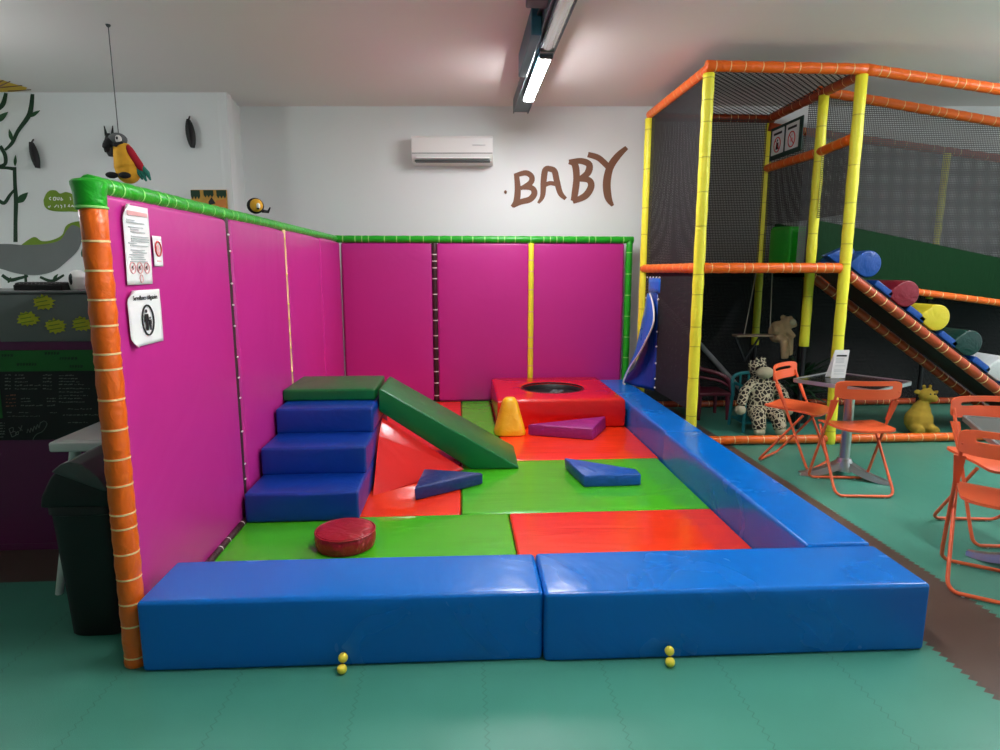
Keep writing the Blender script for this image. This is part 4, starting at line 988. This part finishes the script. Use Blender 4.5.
# ================================================================== counter on the left
CY = 3.37
t = thing('bar_counter', 'tall dark magenta bar counter with a grey upper front at the left edge', 'counter', (-2.8, 3.6, 0))
mb = MB(); mb.box(-4.6, -1.62, CY, CY + 0.5, 0.0, 1.385); mb.build('counter_body', M['counter_magenta'], t, smooth=False)
mb = MB(); mb.soft(-4.62, -1.60, CY - 0.02, CY + 0.52, 1.385, 1.40, 0.006); mb.build('counter_top', M['counter_grey'], t)
mb = MB(); mb.soft(-2.365, -1.63, CY - 0.014, CY - 0.001, 1.14, 1.383, 0.004); mb.build('front_board', M['counter_grey'], t)
mb = MB(); mb.soft(-4.6, -1.62, CY - 0.012, CY - 0.001, 0.0, 0.035, 0.003); mb.build('plinth', M['counter_magenta'], t)
rebase(t)
def card(px, py, sz, seed, label):
    p = at_y(px, py, CY - 0.016); rnd = random.Random(seed); pts = []
    for k in range(26):
        a = 2 * PI * k / 26; r = sz * (1.0 if k % 2 else 0.74) * rnd.uniform(0.88, 1.12); pts.append((r * 1.15 * math.cos(a), r * 0.82 * math.sin(a)))
    mb = MB(); mb.slab(pts, p, (1, 0, 0), (0, 0, 1), 0.002); o = mb.build('star_card', M['lime_card'], smooth=False)
    mb = MB()
    for k in range(3): mb.slab([(-0.035, -0.022 + 0.02 * k), (0.03 - 0.01 * k, -0.012 + 0.02 * k), (0.03 - 0.01 * k, -0.007 + 0.02 * k), (-0.035, -0.017 + 0.02 * k)], p + Vector((0, -0.0035, 0)), (1, 0, 0), (0, 0, 1), 0.001)
    mb.build('scribble', M['olive_paint'], o, smooth=False)
    top(o, label, 'price card', 'jagged yellow green cards on the counter front')
card(44, 302.5, 0.050, 1, 'jagged yellow green card highest on the grey counter front')
card(28, 319, 0.050, 2, 'jagged yellow green card lowest left on the grey counter front')
card(56, 326, 0.050, 3, 'jagged yellow green card in the lower middle of the grey counter front')
card(82, 324, 0.048, 4, 'jagged yellow green card beside the orange post on the grey counter front')
t = thing('menu_board', 'black chalkboard menu with a green heading strip on the counter front', 'chalkboard', (-2.2, CY, 0.62))
def cy(px, py, off=0.0): return at_y(px, py, CY - off)
xl, xr = -3.1, -1.66
mb = MB(); mb.soft(xl, xr, CY - 0.012, CY - 0.001, 0.617, 1.095, 0.003); mb.build('board', M['chalk'], t)
mb = MB(); mb.soft(xl, xr, CY - 0.016, CY - 0.012, 0.985, 1.095, 0.002); mb.build('heading_strip', M['header_green'], t)
mb = MB(); rnd = random.Random(9)
def scr(px0, px1, py, hgt=1.2, wob=0.6, m="chalk_mark"):
    """a line of handwriting: short uneven strokes"""
    mb = MB(); x = px0
    while x < px1:
        w = rnd.uniform(1.2, 4.0); p = cy(x, py + rnd.uniform(-wob, wob) * 0.4, 0.013); h = rnd.uniform(0.4, 1.0) * hgt * 0.0054
        ww = min(w, px1 - x) * 0.0053 * 0.85
        mb.slab([(0, 0), (ww, h * 0.25), (ww, h * 0.25 + h), (0, h)], p, (1, 0, 0), (0, 0, 1), 0.001); x += w + rnd.choice((0.3, 0.4, 1.2))
    mb.build('chalk_line', M[m], t, smooth=False)
for i, py in enumerate((375.5, 379, 382.3, 386, 389.4)):
    scr(5, 11, py); scr(15, (24, 25, 28, 41, 38)[i], py); scr(43, 52, py)
for i, py in enumerate((376, 379, 382, 385, 389, 392.5, 396, 399, 402.5)): scr(59, (74, 78, 80, 84, 90, 84, 88, 82, 85)[i], py, 1.0)
for i, py in enumerate((399, 402, 406)): scr(21, (30, 31, 43)[i], py); scr(47, 56, py)
scr(7, 12, 413); scr(19, 30, 413); scr(50, 57, 413); scr(8, 40, 416.5, 0.8); scr(68, 92, 409.5); scr(63, 98, 415.5); scr(68, 88, 423)
for i in range(6): scr(0, 5, 423.5 + i * 2.8)
for i, py in enumerate((396, 399.5, 403, 406.5)): scr(6, 16, py, m='chalk_pink')
mb = MB()
def chalk_curve(pts, w=0.0035):
    mb = MB(); q = [cy(px, py, 0.0135) for px, py in pts]; mb.tube(smooth_path([tuple(v) for v in q], 4), w / 2, 5); mb.build('chalk_stroke', M['chalk_mark'], t)
chalk_curve([(9, 429), (12, 437)]); chalk_curve([(9, 429), (13, 427.5), (13, 431.5), (11, 432.5), (15, 431.5), (16, 435), (12, 437)])
chalk_curve([(17, 432), (15.5, 434), (18, 434.5), (18.5, 431.5), (17, 432)]); chalk_curve([(18.5, 427), (22.5, 430.5)]); chalk_curve([(22, 425.5), (20, 431)])
chalk_curve([(27, 433), (28, 429), (30, 432.5), (31, 428), (33, 431.5)]); chalk_curve([(33, 431), (34.5, 426), (36, 429.5), (37.5, 424.5), (39, 428), (40.5, 422)])
chalk_curve([(40, 423.5), (44, 421), (47, 424), (43, 431), (37, 434), (34, 437.5), (33, 440)])
for px0, px1, py in ((2, 13, 357), (17, 36, 366), (45, 58, 355), (60, 76, 360), (70, 84, 368)):
    mb = MB(); x = px0
    while x < px1:
        w = rnd.uniform(1.5, 3); p = cy(x, py, 0.0175); mb.slab([(0, 0), (w * 0.0045, 0.004), (w * 0.0045, 0.016), (0, 0.014)], p, (1, 0, 0), (0, 0, 1), 0.001); x += w + 0.8
    mb.build('heading_word', M['dark_green_ink'], t, smooth=False)
mb = MB(); q = [cy(px, py, 0.013) for px, py in ((-9, 388), (0, 389), (3, 418), (-9, 419))]
mb.add([(p.x, p.y, p.z) for p in q] + [(p.x, p.y - 0.002, p.z) for p in q], [(0, 1, 2, 3), (7, 6, 5, 4), (0, 4, 5, 1), (1, 5, 6, 2), (2, 6, 7, 3), (3, 7, 4, 0)])
mb.build('green_note', M['header_green'], t, smooth=False)
rebase(t)
# things standing on the counter
mb = MB(); a = at_y(20, 291, CY + 0.1); b = at_y(68, 291, CY + 0.1)
mb.soft(a.x, b.x, CY + 0.05, CY + 0.2, 1.40, 1.43, 0.006)
for i in range(12): mb.ball((a.x + 0.012 + (b.x - a.x - 0.024) * i / 11, CY + 0.1, 1.432), (0.0125, 0.05, 0.012), 10, 6)
top(mb.build('bottle_rack', M['black']), 'long low black ridged rack lying on the counter', 'rack')
t = thing('dispenser', 'small rounded white dispenser with a dark oval on the counter', 'dispenser', (-2.03, CY + 0.12, 1.40))
mb = MB(); px = at_y(75.5, 281, CY + 0.1).x
mb.lathe([(0.030, 0.0), (0.036, 0.004), (0.040, 0.03), (0.042, 0.06), (0.036, 0.088), (0.02, 0.102), (0.0, 0.106)], (px, CY + 0.12, 1.40), 24); mb.build('body', M['white'], t)
mb = MB(); mb.ball((px - 0.012, CY + 0.088, 1.456), (0.014, 0.012, 0.032), 16, 10); mb.build('oval_window', M['black'], t); rebase(t)

# white table and swing-lid bin
t = thing('side_table', 'white table with splayed legs behind the black bin', 'table', (-1.7, 3.0, 0))
mb = MB(); mb.soft(-1.83, -1.42, 2.80, 3.2, 0.705, 0.75, 0.01)
mb.soft(-1.815, -1.43, 2.815, 3.185, 0.748, 0.755, 0.004); mb.build('table_top', M['white'], t)
for (x0, y0, x1, y1) in ((-1.76, 2.88, -1.90, 2.86), (-1.48, 2.88, -1.42, 2.84), (-1.76, 3.12, -1.86, 3.2), (-1.48, 3.12, -1.44, 3.2)):
    mb = MB(); mb.tube([(x0, y0, 0.71), (x1, y1, 0.0)], [0.024, 0.016], 10); mb.build('leg', M['white'], t)
rebase(t)
t = thing('swing_bin', 'tall black bin with a dark grey swing lid beside the orange post', 'bin', (-1.56, 2.62, 0))
bx, by = -1.528, 2.60
mb = MB(); n = 40
def sup(r, e, z, ry=None):
    out = []
    for j in range(n):
        a = 2 * PI * j / n; c_, s_ = math.cos(a), math.sin(a); k = (abs(c_) ** e + abs(s_) ** e) ** (-1 / e); out.append(mb.vert((bx + r * k * c_, by + (ry or r) * k * s_, z)))
    return out
rows = [sup(r, 4, z, r * 0.98) for r, z in ((0.108, 0.0), (0.115, 0.008), (0.122, 0.2), (0.135, 0.5), (0.136, 0.535), (0.145, 0.54), (0.145, 0.565), (0.14, 0.575))]
for a, b in zip(rows, rows[1:]):
    for j in range(n): mb.face((a[j], a[(j + 1) % n], b[(j + 1) % n], b[j]))
mb.face(list(reversed(rows[0]))); mb.face(rows[-1]); mb.build('bucket', M['black'], t)
pr = [(bx - 0.142, 0.572), (bx - 0.134, 0.62), (bx - 0.09, 0.70), (bx - 0.04, 0.745), (bx + 0.0, 0.755), (bx + 0.04, 0.745), (bx + 0.09, 0.70), (bx + 0.134, 0.62), (bx + 0.142, 0.572)]
prism('lid_hood', pr, 'y', by - 0.138, by + 0.138, M['black'], 0.012, t)
q = [(bx - 0.075, 0.725), (bx - 0.035, 0.757), (bx, 0.768), (bx + 0.04, 0.757), (bx + 0.10, 0.705), (bx + 0.13, 0.65), (bx + 0.12, 0.64)]
prism('swing_flap', q, 'y', by - 0.15, by + 0.12, M['dark_grey'], 0.006, t)
rebase(t)

# ================================================================== back wall: air conditioner and painted letters
nW = -_f0
def wp(px, py, off=0.0, d=WD): return at_depth(px, py, d - off)
c0 = wp(453.5, 152.5); wAC = (wp(493, 152).dot(_r) - wp(414, 152).dot(_r)); hAC = wp(453, 139).z - wp(453, 166).z
RW = Matrix((_r, _f0, Vector((0, 0, 1)))).transposed()
t = thing('air_conditioner', 'white wall mounted air conditioner high on the back wall', 'air conditioner', c0 - Vector((0, 0, hAC / 2)), -YAW)
w2, h2 = wAC / 2, hAC
mb = MB(); prf = [(-0.002, 0.0), (-0.14, 0.02), (-0.19, 0.075), (-0.20, 0.11), (-0.20, h2 - 0.03), (-0.185, h2 - 0.008), (-0.16, h2), (-0.002, h2)]
R0 = [mb.vert((-w2, y, z)) for y, z in prf]; R1 = [mb.vert((w2, y, z)) for y, z in prf]
for i in range(len(prf)): mb.face((R0[i], R0[(i + 1) % len(prf)], R1[(i + 1) % len(prf)], R1[i]))
mb.face(list(reversed(R0))); mb.face(R1); mb.build('casing', M['white'], t, angle=30)
mb = MB(); mb.soft(-w2 + 0.03, w2 - 0.03, -0.192, -0.10, 0.015, 0.032, 0.006); mb.build('louvre', M['dark_grey'], t)
mb = MB(); mb.soft(-w2 + 0.05, w2 - 0.03, -0.205, -0.19, 0.045, 0.062, 0.005); mb.build('flap', M['white'], t)
mb = MB(); mb.soft(-w2 + 0.004, w2 - 0.004, -0.203, -0.199, 0.098, 0.104, 0.0015); mb.build('panel_groove', M['plush_grey'], t)
mb = MB(); mb.soft(w2 * 0.5, w2 * 0.82, -0.203, -0.199, h2 * 0.62, h2 * 0.66, 0.0015); mb.build('trim_strip', M['alu'], t)
# brush painted letters
t = thing('wall_lettering', 'brown painted word BABY on the white back wall', 'lettering', wp(570, 205))
def stroke(mb, pts, w, d=WD, n=6, off=0.001, fat=1.0):
    P = smooth_path([(p[0], p[1]) for p in pts], n)
    ws = w if isinstance(w, (list, tuple)) else [w] * len(pts)
    W = [v[0] * fat for v in smooth_path([(x,) for x in ws], n)]
    L, R = ribbon(P, W)
    lo = [(mb.vert(wp(*a, off + 0.003, d)), mb.vert(wp(*b, off + 0.003, d))) for a, b in zip(L, R)]
    hi = [(mb.vert(wp(*a, 0, d)), mb.vert(wp(*b, 0, d))) for a, b in zip(L, R)]
    for i in range(len(lo) - 1):
        mb.face((lo[i][0], lo[i][1], lo[i + 1][1], lo[i + 1][0]))
        mb.face((hi[i][0], lo[i][0], lo[i + 1][0], hi[i + 1][0])); mb.face((lo[i][1], hi[i][1], hi[i + 1][1], lo[i + 1][1]))
Q = lambda pts: [(380 + x * 0.27, 100 + y * 0.27) for x, y in pts]      # measured in an enlarged view
L1 = [([(505, 272), (510, 330), (505, 375), (488, 395)], [4, 5, 5, 2.5]), ([(500, 280), (540, 270), (562, 285), (556, 308), (520, 328)], [3.5, 4.5, 4.5, 4.5, 3]), ([(520, 325), (560, 325), (572, 345), (555, 368), (520, 378), (492, 394)], [3, 4.5, 5, 5, 4.5, 3])]
L2 = [([(586, 382), (602, 355), (606, 300), (612, 260), (628, 252)], [2, 4, 5, 5, 4]), ([(620, 254), (645, 262), (655, 300), (668, 345), (688, 366)], [4.5, 5, 5, 4.5, 3]), ([(605, 318), (630, 308), (660, 314)], [3.5, 3.5, 3.5])]
L3 = [([(700, 228), (722, 240), (728, 290), (722, 345), (716, 374)], [4, 5.5, 5.5, 5.5, 4.5]), ([(700, 230), (745, 226), (775, 240), (768, 272), (735, 294)], [4, 5, 5.5, 5.5, 3.5]), ([(732, 294), (772, 296), (782, 320), (760, 355), (714, 376)], [3.5, 5, 5.5, 5.5, 4])]
L4 = [([(770, 202), (810, 215), (848, 250)], [4.5, 5, 5]), ([(914, 176), (880, 208), (852, 250), (840, 305), (845, 360), (862, 392)], [3.5, 5.5, 6, 6.5, 6, 2.5])]
for nm, strokes in (('letter_b', L1), ('letter_a', L2), ('letter_b', L3), ('letter_y', L4)):
    mb = MB()
    for i, (pts, w) in enumerate(strokes): stroke(mb, Q(pts), w, off=0.0004 * i, fat=1.22)
    mb.build(nm, M['brown_paint'], t, smooth=False)
rebase(t)
mb = MB(); mb.ball((0, 0, 0), (0.016, 0.008, 0.02), 10, 6); o = mb.build('wall_hook', M['brown_paint'], loc=wp(505.5, 192, 0.006)); top(o, 'tiny brown plug in the back wall left of the painted word', 'wall plug')

# ================================================================== mural and ornaments on the nearer left wall
DJ = JD
def leaf(mb, a, b, w, d=DJ):
    (x0, y0), (x1, y1) = a, b; mx, my = (x0 + x1) / 2, (y0 + y1) / 2
    stroke(mb, [a, ((x0 * 2 + x1) / 3, (y0 * 2 + y1) / 3), ((x0 + x1 * 2) / 3, (y0 + y1 * 2) / 3), b], [0.8, w, w * 0.8, 0.4], d)
t = thing('vine_mural', 'dark green vine with leaves painted on the left wall', 'mural', wp(15, 180, 0, DJ))
mb = MB()
stroke(mb, [(32.5, 94), (31, 108), (28, 117), (18, 131), (12, 143), (5, 150)], [3, 4, 4, 3.2, 3, 2], DJ, fat=1.25)
stroke(mb, [(0, 146), (5, 155), (5, 164), (-2, 167), (8, 168), (14, 169)], [3, 3.2, 3, 2.5, 2.5, 3], DJ, fat=1.25)
stroke(mb, [(14.5, 167), (15, 185), (16, 200), (15.5, 222), (15.5, 242)], [3, 3, 3.6, 3.2, 3.4], DJ, fat=1.25)
stroke(mb, [(-3, 199), (4, 203), (10, 195), (15, 189)], [2.5, 3, 2.5, 1.5], DJ, fat=1.25)
stroke(mb, [(6, 93), (3, 104), (-3, 110)], [3, 4, 3], DJ, fat=1.25)
stroke(mb, [(2, 275), (10, 280), (20, 278), (28, 276)], [2.5, 3, 2.5, 2], DJ, fat=1.25); stroke(mb, [(40, 277), (52, 281), (64, 275)], [2, 2.5, 1.8], DJ, fat=1.25); stroke(mb, [(25, 268), (26, 284)], [2, 2.4], DJ, fat=1.25)
mb.build('stem', M['vine'], t, smooth=False)
for a, b, w in (((29, 117), (40, 110.5), 4), ((12, 141), (9, 129), 4), ((15, 166), (15.5, 155), 3.2), ((17, 203), (28, 192.5), 7), ((-4, 122), (8, 112), 6), ((8, 283), (11, 277), 3), ((53, 280), (58, 274), 3), ((82, 257), (83, 247), 3)): 
    mb = MB(); leaf(mb, a, b, w); mb.build('leaf', M['leaf_paint'], t, smooth=False)
rebase(t)
def blob(name, pts, mat, label, cat, off, d=DJ, n=5, parent=None):
    P = smooth_path(pts + [pts[0]], n)[:-1]; mb = MB(); lo = [mb.vert(wp(*p, 0.0, d)) for p in P]; hi = [mb.vert(wp(*p, off, d)) for p in P]; k = len(P)
    mb.face(hi); [mb.face((lo[i], lo[(i + 1) % k], hi[(i + 1) % k], hi[i])) for i in range(k)]
    o = mb.build(name, mat, parent, smooth=False)
    if label: top(o, label, cat)
    return o
blob('hill_mural', [(20, 246), (28, 240), (35, 237), (42, 241), (52, 240), (62, 235), (66, 226), (74, 222), (84, 222), (84, 232), (70, 250), (50, 256), (30, 252)], M['olive_paint'], 'olive green hill outline painted on the left wall above the counter', 'mural', 0.003)
blob('grey_mural', [(-8, 244), (10, 244), (24, 245), (45, 244), (60, 240), (67, 230), (73, 225), (82, 230), (82, 238), (78, 250), (66, 262), (54, 271), (38, 275), (20, 274), (5, 270), (-8, 264)], M['grey_paint'], 'large soft grey patch painted on the left wall above the counter', 'mural', 0.006)  # blurred smudge without a known subject, built as a flat grey shape
cl = blob('cloud_sign', [(43.5, 200), (46, 194), (50, 190.5), (56, 190.5), (60, 193.5), (66, 192), (72, 194), (76, 198), (80, 203), (80, 211), (70, 211.5), (58, 211.5), (49, 210), (44.5, 206)], M['olive_paint'], 'olive green cloud with small white lettering on the left wall beside the orange post', 'mural', 0.004)
mb = MB()
for pts in ([(51, 197), (49.2, 198.5), (51, 200)], [(53.5, 197.4), (53.5, 200), (55.5, 200), (55.5, 197.4), (53.6, 197.4)], [(57, 197.2), (57.3, 199.5), (59, 199.6), (59, 197)], [(61.3, 197.3), (60.9, 200.2), (62.8, 199.6), (61.5, 198.6)], [(70, 197), (70.8, 199.5)], [(70, 199.8), (71.2, 199.6)],
            [(48.2, 206), (49, 207.5), (50.5, 205.5)], [(54.3, 207.5), (56, 205.8), (56.6, 204.7)], [(58, 205), (58.5, 207.6)], [(60.3, 205), (61.8, 206), (61.3, 208.3)], [(64.2, 204.5), (65.2, 207.3)], [(65.3, 204.6), (64.5, 207.2)], [(68, 206.8), (69.5, 204.2)], [(69, 205.5), (70, 207)], [(71.5, 206.8), (72.5, 205.2), (73.4, 207)], [(75, 208.8), (76.3, 205.8), (77.8, 205.8)]):
    stroke(mb, pts, 0.9, DJ, 3, off=0.005)
mb.build('lettering', M['paper'], cl, smooth=False)
# yellow flower painted where the wall meets the ceiling
t = thing('flower_mural', 'yellow flower with brown rays painted on the ceiling above the vine', 'mural', at_z(10, 87, ZC))
mb = MB()
def cz(px, py, o=0.004): return at_z(px, py, ZC - o)
q = [cz(*p) for p in ((-12, 92), (-12, 80.5), (3, 80.5), (11, 83.5), (18, 85.5), (27, 88), (25, 90.5), (12, 92))]
mb.add([tuple(p) for p in q] + [(p.x, p.y, ZC) for p in q], [tuple(range(8))[::-1]] + [(i, (i + 1) % 8, 8 + (i + 1) % 8, 8 + i) for i in range(8)])
mb.build('petals', M['sun_yellow'], t, smooth=False)
mb = MB()
for a, b in (((0, 86), (10, 81.5)), ((0, 87.5), (22, 85.5)), ((8, 91), (31, 89.8)), ((-4, 84), (3, 80.5))):
    p, q_ = cz(*a, 0.006), cz(*b, 0.006); mb.tube([tuple(p), tuple(q_)], [0.007, 0.004], 6)
mb.build('rays', M['brown_paint'], t); rebase(t)
# black ornaments hung on the wall
def ornament(px, py, h, w, tilt, label, horns=False):
    t = thing('wall_ornament', label, 'wall ornament', wp(px, py, 0.03, DJ), -YAW, 'black ornaments on the left wall')
    mb = MB(); n = 14; rows = []
    for i in range(9):
        v = i / 8; zz = (v - 0.5) * h; ww = w / 2 * (math.sin(PI * min(0.97, 0.06 + v * 0.9)) ** 0.55); xo = tilt * (v - 0.5) * h
        rows.append([mb.vert((xo + ww * math.cos(2 * PI * j / n), -0.02 + 0.03 * math.sin(2 * PI * j / n), zz)) for j in range(n)])
    for a, b in zip(rows, rows[1:]):
        for j in range(n): mb.face((a[j], a[(j + 1) % n], b[(j + 1) % n], b[j]))
    mb.face(list(reversed(rows[0]))); mb.face(rows[-1]); mb.build('body', M['black'], t)
    mb = MB(); mb.tube([(tilt * 0.3 * h, -0.054, h * 0.3), (0, -0.056, 0.0), (-tilt * 0.3 * h, -0.054, -h * 0.3)], 0.006, 6); mb.build('ridge', M['black'], t)
    if horns:
        for s in (-1, 1):
            mb = MB(); mb.tube([(s * w * 0.25, -0.02, h * 0.42), (s * w * 0.36, -0.02, h * 0.85)], [0.016, 0.004], 8); mb.build('horn', M['black'], t)
    else:
        mb = MB(); mb.tube([(tilt * h * 0.5, -0.02, h * 0.48), (tilt * h * 0.62, 0.02, h * 0.64)], 0.008, 6); mb.build('hanger', M['black'], t)
ornament(36, 155.5, 0.25, 0.085, -0.14, 'narrow black ornament on the left wall beside the painted vine')
ornament(191.5, 134, 0.27, 0.095, -0.08, 'narrow black ornament on the left wall near the wall corner')
ornament(111.5, 145.5, 0.22, 0.12, 0.0, 'black two pronged ornament on the wall behind the hanging parrot', True)
# small painting
t = thing('painting', 'small unframed jungle coloured painting on the left wall above the green rail', 'painting', wp(210, 201, 0, DJ), -YAW)
a = wp(191.5, 192, 0, DJ); b = wp(228.5, 214, 0, DJ); pw = (b - a).dot(_r); ph = a.z - b.z
mb = MB(); mb.soft(-pw / 2, pw / 2, -0.02, -0.001, -ph / 2, ph / 2, 0.004); mb.build('canvas', plain('ochre_paint', (196, 150, 60), 0.7, var=0.35, vscale=22), t)
mb = MB()
for k, (x0, x1, dz) in enumerate(((-0.5, -0.24, 0.42), (-0.14, 0.14, 0.34), (0.22, 0.5, 0.38))):
    pts = [(x0 * pw, ph / 2 - 0.004), (x1 * pw, ph / 2 - 0.004)] + [((x1 - (x1 - x0) * i / 6) * pw, ph / 2 - ph * dz * (0.7 + 0.35 * (i % 2))) for i in range(7)]
    mb.slab(pts, (0, -0.0215, 0), (1, 0, 0), (0, 0, 1), 0.001)
mb.build('leaf_paint', M['vine'], t, smooth=False)
mb = MB(); mb.slab([(-0.02 * pw, -0.05 * ph), (0.08 * pw, 0.16 * ph), (0.18 * pw, -0.12 * ph), (0.0, -0.2 * ph)], (0, -0.0215, 0), (1, 0, 0), (0, 0, 1), 0.001); mb.build('dark_figure', M['ink'], t, smooth=False)
mb = MB(); mb.slab([(0.2 * pw, 0.0), (0.48 * pw, 0.1 * ph), (0.48 * pw, -0.45 * ph), (0.12 * pw, -0.45 * ph)], (0, -0.0210, 0), (1, 0, 0), (0, 0, 1), 0.0008); mb.build('orange_patch', plain('orange_patch_paint', (206, 128, 56), 0.7), t, smooth=False)

# ================================================================== parrot hung from the ceiling, and a second toy on the rail
HX, HY = -2.535, 5.046
t = thing('plush_parrot', 'yellow plush parrot with a red wing hanging on a wire from the ceiling', 'plush toy', (HX, HY, 2.08))
mb = MB(); mb.tube([(HX + 0.0, HY, ZC - 0.017), (HX, HY, 2.44)], 0.0035, 6); mb.build('wire', M['dark_grey'], t)
mb = MB(); mb.lathe([(0.018, 0), (0.014, -0.012), (0.004, -0.02)], (HX, HY, ZC - 0.016), 10); mb.build('ceiling_hook', M['dark_grey'], t)
def pb(mb):
    mb.ball((HX + 0.055, HY, 2.165), (0.115, 0.10, 0.12)); mb.tube([(HX + 0.05, HY, 2.2), (HX + 0.01, HY, 2.41)], [0.115, 0.072], 14)
fuse('body', pb, M['plush_yellow'], 0.012, t)
mb = MB(); mb.ball((HX - 0.012, HY - 0.005, 2.452), (0.082, 0.08, 0.062), 18, 12); mb.build('head', M['plush_grey'], t)
mb = MB(); mb.tube(smooth_path([(HX - 0.05, HY - 0.03, 2.43), (HX - 0.088, HY - 0.05, 2.405), (HX - 0.10, HY - 0.05, 2.36), (HX - 0.092, HY - 0.05, 2.33)], 4), [0.045] * 4 + [0.036] * 4 + [0.024] * 4 + [0.008], 12); mb.build('beak', M['plush_black'], t)
mb = MB(); mb.ball((HX + 0.02, HY - 0.062, 2.448), (0.034, 0.024, 0.036), 14, 8); mb.build('cheek', M['plush_white'], t)
mb = MB(); mb.ball((HX + 0.022, HY - 0.086, 2.452), (0.011, 0.007, 0.014), 10, 6); mb.build('eye', M['plush_black'], t)
mb = MB(); mb.tube([(HX - 0.055, HY - 0.04, 2.402), (HX + 0.0, HY - 0.08, 2.392), (HX + 0.055, HY - 0.055, 2.42)], [0.018, 0.02, 0.012], 8); mb.build('collar', M['plush_black'], t)
mb = MB(); mb.tube(smooth_path([(HX + 0.075, HY - 0.02, 2.40), (HX + 0.115, HY - 0.03, 2.32), (HX + 0.17, HY - 0.02, 2.22), (HX + 0.215, HY - 0.01, 2.14)], 4), [0.012, 0.024, 0.032, 0.036] + [0.038] * 5 + [0.034, 0.028, 0.02, 0.008], 10); mb.build('wing', M['plush_red'], t)
for k, (dx, dz) in enumerate(((0.0, 0.0), (0.035, -0.015), (0.075, -0.005))):
    mb = MB(); mb.tube([(HX + 0.12 + dx * 0.5, HY - 0.01, 2.25 + dz), (HX + 0.165 + dx, HY - 0.02, 2.15 + dz), (HX + 0.19 + dx, HY - 0.02, 2.085 + dz)], [0.022, 0.024, 0.008], 8); mb.build('feather', M['plush_teal'], t)
for dx in (-0.06, 0.06):
    mb = MB(); mb.ball((HX + dx, HY - 0.08, 2.115), (0.055, 0.05, 0.03), 12, 8); mb.build('foot', M['plush_black'], t)
K = Vector((HX + 0.01, HY, 2.505))
bpy.context.view_layer.update()
for c in t.children:
    if c.name.startswith('wire') or c.name.startswith('ceiling_hook'): continue
    for v in c.data.vertices: v.co = K + (v.co - K) * 0.78
    for md in c.modifiers:
        if md.type == 'REMESH': md.voxel_size *= 0.78
rebase(t); t.location.x += 0.012
t = thing('plush_bird', 'small yellow faced plush bird with a black hood perched on the green rail', 'plush toy', (-1.36, 4.37, 1.885))
QX, QY, QZ = -1.352, 4.375, 1.885
mb = MB(); mb.ball((QX, QY, QZ + 0.042), (0.055, 0.05, 0.052), 16, 10); mb.build('body', M['plush_black'], t)
mb = MB(); mb.ball((QX + 0.016, QY - 0.032, QZ + 0.042), (0.042, 0.032, 0.042), 16, 10); mb.build('face', M['plush_yellow'], t)
mb = MB(); mb.ball((QX + 0.036, QY - 0.058, QZ + 0.036), (0.013, 0.012, 0.02), 10, 6); mb.build('beak', M['plush_white'], t)
mb = MB(); mb.ball((QX + 0.036, QY - 0.062, QZ + 0.02), 0.008, 8, 6); mb.build('eye', M['plush_black'], t)
mb = MB(); mb.tube([(QX + 0.04, QY, QZ + 0.01), (QX + 0.075, QY + 0.02, QZ + 0.006), (QX + 0.09, QY + 0.02, QZ + 0.035)], [0.012, 0.01, 0.004], 8); mb.build('tail', M['plush_black'], t)
rebase(t)
